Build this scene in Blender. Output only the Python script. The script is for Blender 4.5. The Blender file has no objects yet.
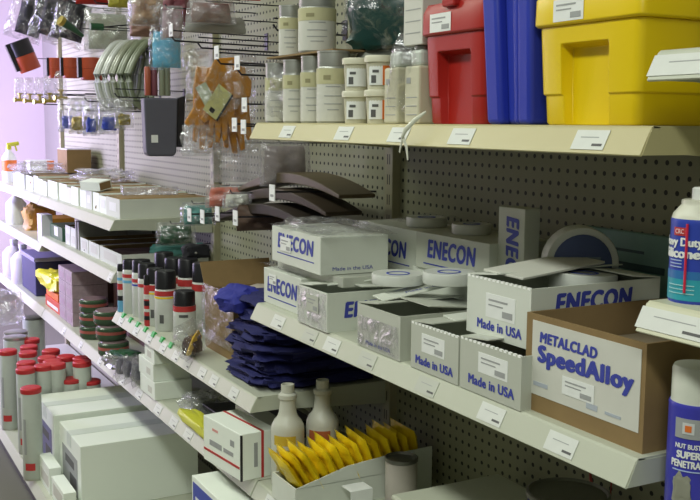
import bpy, math, random
from mathutils import Vector, Matrix, noise
R = math.radians
sc = bpy.context.scene
col = sc.collection
# ------------------------------------------------------------------ camera, world, lights
cam_d = bpy.data.cameras.new('camera'); cam = bpy.data.objects.new('camera', cam_d); col.objects.link(cam)
cam_d.sensor_width = 36; cam_d.lens = 36 * 1000 / 700; cam_d.clip_start = .05
_m = Matrix([[0.88155, 0.052383, -0.469175], [-0.472023, 0.114509, -0.874118], [0.007936, 0.99204, 0.125672]]).to_4x4(); _m.translation = (0, 0, 1.5)
cam.matrix_world = _m
sc.camera = cam
cam_d.dof.use_dof = False
w = bpy.data.worlds.new('world'); sc.world = w; w.use_nodes = True
w.node_tree.nodes['Background'].inputs[0].default_value = (.86, .88, .74, 1)
w.node_tree.nodes['Background'].inputs[1].default_value = .17
def area(name, loc, rot, sx, sy, power, colr):
    l = bpy.data.lights.new(name, 'AREA'); l.shape = 'RECTANGLE'; l.size = sx; l.size_y = sy; l.energy = power; l.color = colr
    o = bpy.data.objects.new(name, l); col.objects.link(o); o.location = loc; o.rotation_euler = [R(a) for a in rot]
    return o
area('ceiling_tube_light', (-.55, -1.0, 2.95), (0, 0, 0), .35, 2.4, 34, (.95, 1, .90))
area('ceiling_tube_light', (-.45, 1.6, 2.95), (0, 0, 0), .35, 2.4, 27, (.95, 1, .90))
area('ceiling_tube_light', (-.45, 4.4, 2.95), (0, 0, 0), .35, 2.4, 36, (.95, 1, .86))
_w = area('window_and_wall_fill', (-1.3, 6.7, 1.7), (0, -88, 0), 1.8, 1.6, 150, (.62, .54, 1.0)); _w.data.spread = R(125)
area('window_and_wall_fill', (-1.6, 7.2, 2.2), (60, 0, 35), 1.6, 1.3, 165, (.96, .90, 1.0))  # added fill lamp that brightens the far wall, not a window
sc.view_settings.view_transform = 'Standard'; sc.view_settings.look = 'None'
sc.view_settings.gamma = 1; sc.view_settings.exposure = .40
sc.view_settings.use_curve_mapping = False

# ------------------------------------------------------------------ materials
MATS = {}
def mat(name, c, rough=.6, metal=0., bump=0., scale=40., var=.06, spec=.4, coat=0.):
    if name in MATS: return MATS[name]
    m = bpy.data.materials.new(name); m.use_nodes = True; nt = m.node_tree; N = nt.nodes; Lk = nt.links
    b = N['Principled BSDF']; b.inputs['Roughness'].default_value = rough; b.inputs['Metallic'].default_value = metal
    b.inputs['Specular IOR Level'].default_value = spec; b.inputs['Coat Weight'].default_value = coat
    tc = N.new('ShaderNodeTexCoord'); nz = N.new('ShaderNodeTexNoise'); nz.inputs['Scale'].default_value = scale; nz.inputs['Detail'].default_value = 4
    Lk.new(tc.outputs['Object'], nz.inputs['Vector'])
    mx = N.new('ShaderNodeMix'); mx.data_type = 'RGBA'
    mx.inputs[6].default_value = (*[max(0, v * (1 - var)) for v in c], 1); mx.inputs[7].default_value = (*[min(1, v * (1 + var)) for v in c], 1)
    Lk.new(nz.outputs['Fac'], mx.inputs[0]); Lk.new(mx.outputs[2], b.inputs['Base Color'])
    if bump:
        bp = N.new('ShaderNodeBump'); bp.inputs['Strength'].default_value = bump; bp.inputs['Distance'].default_value = .004
        Lk.new(nz.outputs['Fac'], bp.inputs['Height']); Lk.new(bp.outputs[0], b.inputs['Normal'])
    MATS[name] = m; return m
def film(name, c=(.9, .9, .95), lo=.08, hi=.5, rough=.12, scale=28, white=.35):
    """thin clear plastic: see-through, with glossy creases"""
    m = bpy.data.materials.new(name); m.use_nodes = True; nt = m.node_tree; N = nt.nodes; Lk = nt.links
    N.clear(); out = N.new('ShaderNodeOutputMaterial'); tr = N.new('ShaderNodeBsdfTransparent'); gl = N.new('ShaderNodeBsdfGlossy'); df = N.new('ShaderNodeBsdfDiffuse')
    gl.inputs['Roughness'].default_value = rough; gl.inputs['Color'].default_value = (*c, 1); df.inputs['Color'].default_value = (*c, 1)
    tr.inputs['Color'].default_value = (.97, .97, .97, 1)
    tc = N.new('ShaderNodeTexCoord'); nz = N.new('ShaderNodeTexNoise'); nz.inputs['Scale'].default_value = scale; nz.inputs['Detail'].default_value = 5; nz.inputs['Distortion'].default_value = 1.2
    Lk.new(tc.outputs['Object'], nz.inputs['Vector'])
    mr = N.new('ShaderNodeMapRange'); mr.inputs['From Min'].default_value = .42; mr.inputs['From Max'].default_value = .68; mr.inputs['To Min'].default_value = lo; mr.inputs['To Max'].default_value = hi
    Lk.new(nz.outputs['Fac'], mr.inputs['Value'])
    bp = N.new('ShaderNodeBump'); bp.inputs['Strength'].default_value = .9; bp.inputs['Distance'].default_value = .01; Lk.new(nz.outputs['Fac'], bp.inputs['Height'])
    Lk.new(bp.outputs[0], gl.inputs['Normal'])
    a = N.new('ShaderNodeMixShader'); a.inputs[0].default_value = white; Lk.new(gl.outputs[0], a.inputs[1]); Lk.new(df.outputs[0], a.inputs[2])
    b = N.new('ShaderNodeMixShader'); Lk.new(mr.outputs[0], b.inputs[0]); Lk.new(tr.outputs[0], b.inputs[1]); Lk.new(a.outputs[0], b.inputs[2])
    Lk.new(b.outputs[0], out.inputs['Surface']); MATS[name] = m; return m
def pegmat(name, c):
    """painted hardboard with round holes on a one inch grid"""
    m = mat(name, c, .7, var=.05, scale=6); nt = m.node_tree; N = nt.nodes; Lk = nt.links
    b = N['Principled BSDF']; tc = N.new('ShaderNodeTexCoord'); sp = N.new('ShaderNodeSeparateXYZ'); Lk.new(tc.outputs['Object'], sp.inputs[0])
    def cell(sock, off):
        a = N.new('ShaderNodeMath'); a.operation = 'MULTIPLY_ADD'; a.inputs[1].default_value = 1 / .0254; a.inputs[2].default_value = off; Lk.new(sock, a.inputs[0])
        f = N.new('ShaderNodeMath'); f.operation = 'FRACT'; Lk.new(a.outputs[0], f.inputs[0])
        s = N.new('ShaderNodeMath'); s.operation = 'SUBTRACT'; s.inputs[1].default_value = .5; Lk.new(f.outputs[0], s.inputs[0])
        p = N.new('ShaderNodeMath'); p.operation = 'POWER'; p.inputs[1].default_value = 2; Lk.new(s.outputs[0], p.inputs[0]); return p
    ad = N.new('ShaderNodeMath'); ad.operation = 'ADD'; Lk.new(cell(sp.outputs['Y'], .5 - 1.7048 / .0254 % 1).outputs[0], ad.inputs[0]); Lk.new(cell(sp.outputs['Z'], .5 - 1.4378 / .0254 % 1).outputs[0], ad.inputs[1])
    lt = N.new('ShaderNodeMath'); lt.operation = 'LESS_THAN'; lt.inputs[1].default_value = .031; Lk.new(ad.outputs[0], lt.inputs[0])
    old = b.inputs['Base Color'].links[0].from_socket
    mx = N.new('ShaderNodeMix'); mx.data_type = 'RGBA'; mx.inputs[7].default_value = (.02, .02, .015, 1); Lk.new(lt.outputs[0], mx.inputs[0]); Lk.new(old, mx.inputs[6])
    Lk.new(mx.outputs[2], b.inputs['Base Color']); return m

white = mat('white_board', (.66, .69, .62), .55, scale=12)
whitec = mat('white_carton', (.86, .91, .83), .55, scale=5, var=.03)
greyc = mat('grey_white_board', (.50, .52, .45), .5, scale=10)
kraft = mat('kraft_cardboard', (.25, .165, .07), .8, scale=30, var=.12, bump=.1)
kraftd = mat('inner_cardboard', (.28, .19, .09), .85, scale=20, var=.12)
cream = mat('cream_enamel', (.60, .60, .44), .4, scale=3)
creamy = mat('yellowed_enamel', (.50, .45, .24), .4, scale=3)
creamg = mat('pale_enamel', (.50, .52, .42), .4, scale=3)
upm = mat('upright_paint', (.36, .34, .22), .5)
ink = mat('blue_ink', (.045, .06, .36), .6)
black = mat('black_plastic', (.015, .015, .018), .35, scale=10)
black2 = mat('black_fabric', (.02, .02, .025), .8, bump=.3, scale=200)
dark = mat('dark_print', (.10, .10, .10), .6)
grey = mat('grey_print', (.35, .36, .36), .6)
red = mat('red_plastic', (.37, .015, .010), .38, scale=8, var=.04)
redcap = mat('red_cap', (.55, .03, .035), .4)
redband = mat('red_print', (.50, .04, .04), .5)
yellow = mat('yellow_plastic', (.78, .56, .004), .33, scale=6, var=.04)
yel2 = mat('yellow_pouch', (.85, .62, .01), .4, bump=.5, scale=60)
yel3 = mat('lemon_pack', (.62, .62, .05), .35, bump=.5, scale=60)
blue = mat('blue_plastic', (.022, .04, .40), .4, scale=7)
navy = mat('navy_cloth', (.012, .014, .10), .8, bump=.3, scale=60, var=.2)
label = mat('paper_label', (.62, .62, .56), .6, scale=20)
labely = mat('cream_label', (.52, .50, .30), .6, scale=20)
paper = mat('white_paper', (.80, .82, .80), .5)
orange = mat('orange_leather', (.50, .21, .018), .7, scale=25, var=.15, bump=.3)
orangep = mat('orange_print', (.75, .18, .03), .5)
metal = mat('tin_metal', (.55, .55, .52), .3, metal=.9)
dmetal = mat('dark_tin', (.20, .20, .18), .35, metal=.7)
tinm = mat('dull_tin', (.42, .43, .40), .4, metal=.6)
wire = mat('black_wire', (.03, .03, .035), .4, metal=.5)
alu = mat('can_grey', (.52, .56, .51), .35)
tub = mat('ivory_tub', (.66, .64, .50), .4)
brownm = mat('brown_leather', (.085, .05, .035), .6, scale=30, var=.2)
teal = mat('teal_plastic', (.10, .30, .28), .35)
tealb = mat('teal_book', (.17, .30, .27), .55)
green = mat('green_clip', (.03, .42, .08), .5)
dgreen = mat('dark_green', (.03, .10, .05), .3)
hosem = mat('clear_green_hose', (.27, .29, .21), .25, scale=9)
hosew = mat('milky_hose', (.52, .54, .50), .25, scale=9)
brass = mat('brass', (.42, .34, .08), .3, metal=.8)
greyp = mat('slate_plastic', (.10, .10, .13), .5)
lightblue = mat('sky_blue_pack', (.16, .52, .78), .4)
maroon = mat('maroon_pack', (.20, .06, .08), .45, bump=.4)
pinkb = mat('pink_board', (.40, .31, .35), .6, var=.3, scale=60)
tape = mat('roll_side', (.62, .64, .60), .4)
bottlem = mat('milky_bottle', (.58, .58, .50), .35)
mango = mat('mango_print', (.60, .42, .04), .5)
sky2 = mat('teal_print', (.03, .33, .42), .4)
lblue = mat('blue_print', (.03, .06, .42), .4)
lblue2 = mat('violet_blue_print', (.05, .05, .42), .35)
skyb = mat('cyan_print', (.15, .42, .65), .4)
silver = mat('silver_pouch', (.45, .46, .46), .25, metal=.6, bump=.8, scale=40)
filmm = film('clear_film'); film2 = film('crinkled_film', lo=.12, hi=.6, white=.5, scale=20); film3 = film('wrap_film', lo=.04, hi=.4, rough=.08, white=.15, scale=30)
film4 = film('hazy_film', c=(.75, .72, .78), lo=.22, hi=.5, white=.6, scale=12)
peg = pegmat('pegboard_paint', (.26, .26, .165)); pegb = pegmat('pegboard_lit_tone', (.33, .33, .23))  # one board paint: lit bays get a lighter copy, shaded bays a darker

def slotmat():
    m = mat('slotted_post_paint', (.36, .34, .22), .5); nt = m.node_tree; N = nt.nodes; Lk = nt.links
    tc = N.new('ShaderNodeTexCoord'); sp = N.new('ShaderNodeSeparateXYZ'); Lk.new(tc.outputs['Object'], sp.inputs[0])
    def M(op, a, b):
        n = N.new('ShaderNodeMath'); n.operation = op
        for i, q in enumerate((a, b)):
            if q is None: continue
            if isinstance(q, (int, float)): n.inputs[i].default_value = q
            else: Lk.new(q, n.inputs[i])
        return n.outputs[0]
    fz = M('LESS_THAN', M('FRACT', M('MULTIPLY', sp.outputs['Z'], 20.), None), .5)
    ay = M('ABSOLUTE', sp.outputs['Y'], None); iy = M('MULTIPLY', M('GREATER_THAN', ay, .003), M('LESS_THAN', ay, .007))
    b = N['Principled BSDF']; old = b.inputs['Base Color'].links[0].from_socket
    mx = N.new('ShaderNodeMix'); mx.data_type = 'RGBA'; mx.inputs[7].default_value = (.02, .02, .015, 1); Lk.new(M('MULTIPLY', fz, iy), mx.inputs[0]); Lk.new(old, mx.inputs[6]); Lk.new(mx.outputs[2], b.inputs['Base Color']); return m
slotm = slotmat()
# ------------------------------------------------------------------ geometry helpers
class G:
    def __init__(s): s.v = []; s.f = []; s.m = []
    def add(s, vs, fs, mi=0):
        n = len(s.v); s.v += [tuple(v) for v in vs]; s.f += [tuple(i + n for i in f) for f in fs]; s.m += [mi] * len(fs); return s
    def box(s, x0, y0, z0, x1, y1, z1, mi=0):
        return s.add([(x0,y0,z0),(x1,y0,z0),(x1,y1,z0),(x0,y1,z0),(x0,y0,z1),(x1,y0,z1),(x1,y1,z1),(x0,y1,z1)],
                     [(0,3,2,1),(4,5,6,7),(0,1,5,4),(1,2,6,5),(2,3,7,6),(3,0,4,7)], mi)
    def lathe(s, pr, seg=24, mi=0, c=(0, 0), sx=1, sy=1):
        vs = [];
        for r, z in pr:
            for k in range(seg):
                a = 2 * math.pi * k / seg; vs.append((c[0] + r * sx * math.cos(a), c[1] + r * sy * math.sin(a), z))
        fs = []
        for i in range(len(pr) - 1):
            for k in range(seg):
                j = (k + 1) % seg; fs.append((i*seg+k, i*seg+j, (i+1)*seg+j, (i+1)*seg+k))
        fs.append(tuple(range(seg))[::-1]); fs.append(tuple((len(pr)-1)*seg + k for k in range(seg)))
        return s.add(vs, fs, mi)
    def prism(s, pts, y0, y1, mi=0, ax='y'):
        """outline in (a, z) pushed along the other horizontal axis, or 'z': outline (x, y) pushed up"""
        def P(a, b, t): return (a, t, b) if ax == 'y' else (t, a, b) if ax == 'x' else (a, b, t)
        n = len(pts); vs = [P(a, b, y0) for a, b in pts] + [P(a, b, y1) for a, b in pts]
        return s.add(vs, [tuple(range(n))[::-1], tuple(range(n, 2*n))] + [(i, (i+1) % n, n + (i+1) % n, n + i) for i in range(n)], mi)
    def tube(s, pts, r, seg=8, mi=0, flat=1.):
        pts = [Vector(p) for p in pts]; n = len(pts); vs = []; up = Vector((0, 0, 1))
        for i, p in enumerate(pts):
            t = (pts[min(i+1, n-1)] - pts[max(i-1, 0)]).normalized()
            a = t.cross(up)
            if a.length < .05: a = t.cross(Vector((0, 1, 0)))
            a.normalize(); b = a.cross(t); rr = r[i] if isinstance(r, (list, tuple)) else r
            for k in range(seg):
                q = 2 * math.pi * k / seg; vs.append(p + a * rr * flat * math.cos(q) + b * rr * math.sin(q))
        fs = [(i*seg+k, i*seg+(k+1) % seg, (i+1)*seg+(k+1) % seg, (i+1)*seg+k) for i in range(n-1) for k in range(seg)]
        fs += [tuple(range(seg))[::-1], tuple((n-1)*seg + k for k in range(seg))]
        return s.add(vs, fs, mi)
    def pillow(s, w_, h, t, seed=0, amp=.15, pinch=.0, nu=16, nv=20, mi=0, z0=0., edge=2.5):
        """soft bag: width along x, height along z, thickness along y, base at z0"""
        off = Vector((seed * 7.3, seed * 3.1, 0)); vs = []; fs = []
        for side in (-1, 1):
            for j in range(nv + 1):
                for i in range(nu + 1):
                    u = i / nu * 2 - 1; v = j / nv * 2 - 1
                    d = max(0, (1 - abs(u) ** edge)) ** .6 * max(0, (1 - abs(v) ** edge)) ** .6
                    n1 = noise.noise(Vector((u * 1.6, v * 1.6, side)) + off); n2 = noise.noise(Vector((u * 5, v * 5, side * 3)) + off)
                    y = side * t / 2 * d * (1 + amp * 3 * n1) + amp * t * .5 * n2 * (1 if d > .02 else 0) * d
                    pw = 1 - pinch * max(0, v) ** 2
                    x = u * w_ / 2 * pw * (1 + .25 * amp * noise.noise(Vector((v * 3, 2, 0)) + off))
                    vs.append((x, y + .1 * amp * t * n1, z0 + (v + 1) / 2 * h))
        q = (nu + 1) * (nv + 1)
        for sd in (0, 1):
            for j in range(nv):
                for i in range(nu):
                    a = sd * q + j * (nu + 1) + i; f = (a, a + 1, a + nu + 2, a + nu + 1); fs.append(f if sd == 0 else f[::-1])
        bd = [i for i in range(nu + 1)] + [j * (nu + 1) + nu for j in range(1, nv + 1)] + [nv * (nu + 1) + i for i in range(nu - 1, -1, -1)] + [j * (nu + 1) for j in range(nv - 1, 0, -1)]
        for k in range(len(bd)):
            a, b = bd[k], bd[(k + 1) % len(bd)]; fs.append((b, a, a + q, b + q))
        return s.add(vs, fs, mi)
    def blob(s, sx, sy, sz, seed=0, amp=.12, fr=2., e=.5, nu=28, nv=14, mi=0, c=(0, 0, 0)):
        """lumpy cushion resting on z = 0"""
        def pw(a): return math.copysign(abs(a) ** e, a)
        off = Vector((seed * 5.7, seed * 2.9, seed)); vs = []
        for j in range(nv + 1):
            th = -math.pi / 2 + math.pi * j / nv
            for i in range(nu):
                ph = 2 * math.pi * i / nu
                p = Vector((pw(math.cos(th)) * pw(math.cos(ph)), pw(math.cos(th)) * pw(math.sin(ph)), pw(math.sin(th))))
                k = 1 + amp * noise.noise(p * fr + off) * 2 + amp * noise.noise(p * fr * 3 + off)
                z = (p.z * k + 1) / 2; vs.append((c[0] + p.x * k * sx / 2, c[1] + p.y * k * sy / 2, c[2] + max(0, z) * sz))
        fs = [(j*nu+i, j*nu+(i+1) % nu, (j+1)*nu+(i+1) % nu, (j+1)*nu+i) for j in range(nv) for i in range(nu)]
        return s.add(vs, fs, mi)
    def build(s, name, mats, parent=None, loc=(0, 0, 0), rot=(0, 0, 0), bevel=0., smooth=False, ang=40, seg=2):
        me = bpy.data.meshes.new(name); me.from_pydata(s.v, [], s.f)
        if not isinstance(mats, (list, tuple)): mats = [mats]
        for m in mats: me.materials.append(m)
        for p, mi in zip(me.polygons, s.m): p.material_index = mi
        me.validate(); me.update()
        o = bpy.data.objects.new(name, me); col.objects.link(o); o.location = loc; o.rotation_euler = rot
        if parent is not None: o.parent = parent
        if smooth:
            me.shade_smooth()
            me.set_sharp_from_angle(angle=R(ang))
        if bevel:
            b = o.modifiers.new('bevel', 'BEVEL'); b.width = bevel; b.segments = seg; b.limit_method = 'ANGLE'; b.angle_limit = R(35)
        return o
def tag(o, lab, cat=None, group=None):
    if lab: o['label'] = lab
    if cat: o['category'] = cat
    if group: o['group'] = group
    return o
def thing(name, lab, cat, loc=(0, 0, 0), rz=0, group=None, rx=0, ry=0):
    o = bpy.data.objects.new(name, None); col.objects.link(o); o.location = loc; o.rotation_euler = (rx, ry, rz); o.empty_display_size = .05
    return tag(o, lab, cat, group)
def struct(o): o['kind'] = 'structure'; return o
def copy_tree(o, parent=None):
    c = o.copy(); col.objects.link(c)
    if parent is not None: c.parent = parent
    for ch in list(o.children): copy_tree(ch, c)
    return c
def clone(root, loc, rz, lab, group=None, sc_=None):
    c = copy_tree(root); c.location = loc; c.rotation_euler = (root.rotation_euler[0], root.rotation_euler[1], rz)
    if lab: c['label'] = lab
    if group: c['group'] = group
    if sc_: c.scale = sc_
    return c
_tc = {}
def text_mesh(body, size, shear=0., fat=0., space=1.):
    k = (body, size, shear, fat, space)
    if k in _tc: return _tc[k]
    cu = bpy.data.curves.new('t', 'FONT'); cu.body = body; cu.size = size; cu.shear = shear; cu.extrude = .0001; cu.resolution_u = 3
    cu.align_x = 'CENTER'; cu.align_y = 'CENTER'; cu.space_character = space
    o = bpy.data.objects.new('t', cu); col.objects.link(o)
    dg = bpy.context.evaluated_depsgraph_get(); me = bpy.data.meshes.new_from_object(o.evaluated_get(dg))
    if fat:     # heavier strokes: the outlines laid side by side
        vs = [v.co.copy() for v in me.vertices]; fs = [tuple(p.vertices) for p in me.polygons]; n = len(vs); V = []; F = []
        for i, (dx, dy) in enumerate(((0, 0), (fat, 0), (-fat, 0), (0, fat * .6), (0, -fat * .6), (fat, fat * .5), (-fat, -fat * .5))):
            V += [(v.x + dx, v.y + dy, v.z + i * .00001) for v in vs]; F += [tuple(q + n * i for q in f) for f in fs]
        me = bpy.data.meshes.new('t'); me.from_pydata(V, [], F)
    bpy.data.objects.remove(o); _tc[k] = me; return me
def write(body, size, parent, loc, face, m, shear=0., fat=0., space=1., roll=0., width=None):
    """flat lettering on a face: 'front' looks towards -x, 'end' looks towards -y, 'top' up"""
    me = text_mesh(body, size, shear, fat, space).copy(); me.materials.clear(); me.materials.append(m)
    o = bpy.data.objects.new('lettering', me); col.objects.link(o); o.parent = parent; o.location = loc
    B = {'front': Matrix(((0, 0, -1), (-1, 0, 0), (0, 1, 0))), 'end': Matrix(((1, 0, 0), (0, 0, -1), (0, 1, 0))), 'top': Matrix(((0, 1, 0), (-1, 0, 0), (0, 0, 1)))}[face]
    o.rotation_euler = (B @ Matrix.Rotation(roll, 3, 'Z')).to_euler()
    if width:
        xs = [v.co.x for v in me.vertices]; k = width / (max(xs) - min(xs))
        for v in me.vertices: v.co.x *= k
    return o
def wrap(body, size, parent, r, z, ang, m, fat=0., width=None, shear=0.):
    """lettering bent round a can of radius r, centred on the angle ang"""
    me = text_mesh(body, size, shear, fat).copy(); me.materials.clear(); me.materials.append(m)
    k = 1
    if width:
        xs = [v.co.x for v in me.vertices]; k = width / (max(xs) - min(xs))
    for v in me.vertices:
        a = ang + v.co.x * k / r; d = r + .0004 + v.co.z; v.co = (d * math.cos(a), d * math.sin(a), z + v.co.y)
    o = bpy.data.objects.new('lettering', me); col.objects.link(o); o.parent = parent; return o
def patch(parent, name, r, z0, z1, a0, a1, m, th=.0005):
    """a curved patch of print on a can"""
    g = G(); n = max(2, int((a1 - a0) / .12)); vs = []
    for i in range(n + 1):
        a = a0 + (a1 - a0) * i / n
        for d, z in ((r, z0), (r + th, z0), (r + th, z1), (r, z1)): vs.append((d * math.cos(a), d * math.sin(a), z))
    fs = [(i*4+j, i*4+(j+1) % 4, (i+1)*4+(j+1) % 4, (i+1)*4+j) for i in range(n) for j in range(4)] + [(3, 2, 1, 0), (n*4, n*4+1, n*4+2, n*4+3)]
    return g.add(vs, fs).build(name, m, parent, smooth=True)
def sticker(parent, loc, face, w_, h, m=None, print_=True, name='sticker'):
    """small paper label with grey print and a code block; loc = centre on the face"""
    g = G(); t = .0006
    if face == 'front': g.box(-t, -w_/2, -h/2, 0, w_/2, h/2)
    elif face == 'end': g.box(-w_/2, -t, -h/2, w_/2, 0, h/2)
    else: g.box(-w_/2, -h/2, 0, w_/2, h/2, t)
    o = g.build(name, m or paper, parent, loc)
    if print_:
        p = G()
        def bar(a0, b0, a1, b1):
            if face == 'front': p.box(-t*1.8, -a1, b0, -t*.5, -a0, b1)
            elif face == 'end': p.box(a0, -t*1.8, b0, a1, -t*.5, b1)
            else: p.box(a0, b0, t*.5, a1, b1, t*1.8)
        bar(-.4*w_, .2*h, .25*w_, .28*h); bar(-.4*w_, .0*h, .1*w_, .06*h); bar(.08*w_, -.38*h, .42*w_, -.12*h)
        p.build('print', grey, o)
    return o

# ------------------------------------------------------------------ the room
g = G(); g.box(-3, -1, -.05, 1.9, 9.1, 0); struct(g.build('floor', mat('floor_tile', (.16, .16, .12), .5, scale=4)))
g = G(); g.box(-3, 9.0, 0, 1.9, 9.1, 3.1); struct(g.build('wall_far', mat('wall_paint', (.82, .72, .71), .8, scale=2)))
g = G(); g.box(1.8, -1, 0, 1.9, 9.0, 3.1); struct(g.build('wall_right', mat('right_wall_paint', (.40, .38, .34), .8, scale=2)))
g = G(); g.box(-3, 8.93, 0, 1.8, 8.998, .12); struct(g.build('baseboard_far', mat('base_trim', (.25, .2, .22), .6)))
g = G(); g.box(.15, 1.0, .0, .5, 8.9, .004); struct(g.build('light_patch_1', mat('beige_floor_strip', (.42, .38, .26), .6)))  # light patch on the floor, painted as a flat beige strip

# ------------------------------------------------------------------ shelving
YB = [-.32, .905, 2.145, 3.395, 4.64, 5.88]
names = ['nearest bay at the right edge', 'bay behind the blue-lettered boxes', 'bay behind the orange gloves', 'bay behind the coiled hoses', 'farthest bay by the pink wall']
for i in range(5):
    g = G(); g.box(1.28, YB[i] + .02, .1, 1.286, YB[i+1] - .02, 2.35)
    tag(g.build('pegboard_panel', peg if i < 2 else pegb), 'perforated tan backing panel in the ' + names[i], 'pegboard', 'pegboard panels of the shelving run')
for i, y in enumerate(YB):
    t = thing('shelving_upright', ['slotted post beyond the right edge of the shelving', 'slotted tan post behind the blue cans at right', 'slotted tan post right of the brown belts, under the white ties',
              'slotted post left of the hanging orange gloves', 'slotted post behind the small hanging parts bags', 'end post of the shelving by the pink wall'][i], 'post', (1.27, y, 0), group='uprights of the shelving run')
    g = G(); g.box(-.012, -.019, 0, .02, .019, 2.4); g.build('post', slotm, t, bevel=.002)
tagm = mat('tag_paper', (.66, .68, .64), .5)
def shelf(lab, z, i, m, xf=.906, tags=(), drop=.036, tw=.046, ylo=None, clips=0):
    y0, y1 = YB[i] + .003, YB[i+1] - .003
    t = thing('shelf', lab, 'shelf', (xf, (y0 + y1) / 2, z), group='metal shelves of the run'); h = (y1 - y0) / 2
    g = G(); g.prism([(0, 0), (1.27 - xf, 0), (1.27 - xf, -.012), (.004, -.012)], -h, h, ax='y'); g.build('deck', m, t)
    g = G(); g.prism([(0, 0), (-.004, -.003), (-.021, -drop), (-.018, -drop - .002), (.0, -.012), (.012, -.012), (.012, -.001)], -h, h, ax='y'); g.build('price_channel', m, t, bevel=.0006)
    for s in (-1, 1):
        g = G(); g.prism([(-.003, -.003), (1.27 - xf, -.003), (1.27 - xf, -.06), (.06, -drop), (-.018, -drop)], min(s * (h + .0012), s * (h - .001)), max(s * (h + .0012), s * (h - .001)), ax='y'); g.build('end_bracket', m, t)
    sl = math.atan2(.017, drop - .003)
    for k, (ty, kind) in enumerate(tags):
        g = G(); g.box(-.0008, -tw / 2, -.014, 0, tw / 2, .014)
        o = g.build('price_tag', tagm if kind else greyc, t, (-.0127, ty - (y0 + y1) / 2, -.019), (0, sl, 0))
        g = G(); g.box(-.0012, -tw*.25, .003, -.0006, tw*.30, .0042); g.build('print', grey, o); g = G(); g.box(-.0012, -tw*.42, -.009, -.0006, -tw*.12, -.0055)
        g.build('code', dark, o)
    if clips:
        for k in range(clips):
            g = G(); g.box(-.002, -.011, -.012, .006, .011, .006)
            g.build('green_clip', green, t, (-.004, 3.30 - k * .085 - (y0 + y1) / 2, .001), (0, .5, 0))
    return t
shelf('yellowed top shelf holding the red and yellow totes', 1.5, 1, creamy, tags=[(1.951, 1), (1.693, 1), (1.490, 1), (1.300, 1), (1.006, 1)], tw=.062)
shelf('pale shelf carrying the blue-lettered boxes', 1.08, 1, creamg, tags=[(1.999, 1), (1.837, 0), (1.737, 1), (1.594, 0), (1.387, 0), (1.204, 1), (1.042, 1)], tw=.06)
shelf('lower cream shelf under the yellow pouches', .645, 1, creamg, tags=[(1.3, 1), (1.7, 1), (2.05, 1)])
shelf('cream shelf carrying the black-capped spray cans', .85, 2, creamg, clips=7, tags=[(3.3, 1), (3.12, 1), (2.98, 1), (2.84, 1), (2.72, 1), (2.62, 0), (2.5, 1), (2.41, 1), (2.27, 1)], tw=.05)
shelf('lower cream shelf with the stack of small white cartons', .645, 2, creamg, tags=[(3.3, 1), (3.1, 1), (2.9, 1), (2.75, 1), (2.62, 1), (2.45, 1), (2.3, 1)], tw=.06)
shelf('upper left shelf lined with white parts bins', 1.163, 3, creamg)
shelf('left shelf under the parts bins with folders and white bins', .982, 3, creamg, tags=[(3.43, 1)])
shelf('lower left shelf with the round green tins', .645, 3, creamg, tags=[(3.6, 1), (3.9, 1), (4.2, 1)])
shelf('farthest upper shelf with the spray bottle on it', 1.163, 4, creamg)
shelf('farthest middle shelf with the orange boxes', .945, 4, creamg)
shelf('farthest lower shelf with the pale jugs', .645, 4, creamg)
shelf('top right shelf piece with the big white price card', 1.59, 0, creamg, tw=.14, tags=[(0.834 + .0, 1)])
shelf('right shelf piece carrying the blue and teal can', 1.285, 0, cream, tags=[(0.815 + .03, 1)], tw=.12)
shelf('shelf piece under the purple-blue can at the bottom right', 1.0, 0, creamg)
for i in range(5):
    y0, y1 = YB[i] + .003, YB[i+1] - .003
    t = thing('base_deck', 'wide base shelf on the floor in the ' + names[i], 'shelf', (.655, (y0 + y1) / 2, 0), group='base decks of the shelving run'); h = (y1 - y0) / 2
    g = G(); g.box(0, -h, .188, .61, h, .2); g.build('deck', creamg, t)
    g = G(); g.prism([(0, .2), (-.017, .165), (-.012, .163), (.004, .19)], -h, h); g.build('price_channel', creamg, t)
    g = G(); g.box(.05, -h, 0, .07, h, .188); g.build('kick_plate', mat('kick_paint', (.10, .10, .08), .6), t)

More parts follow.
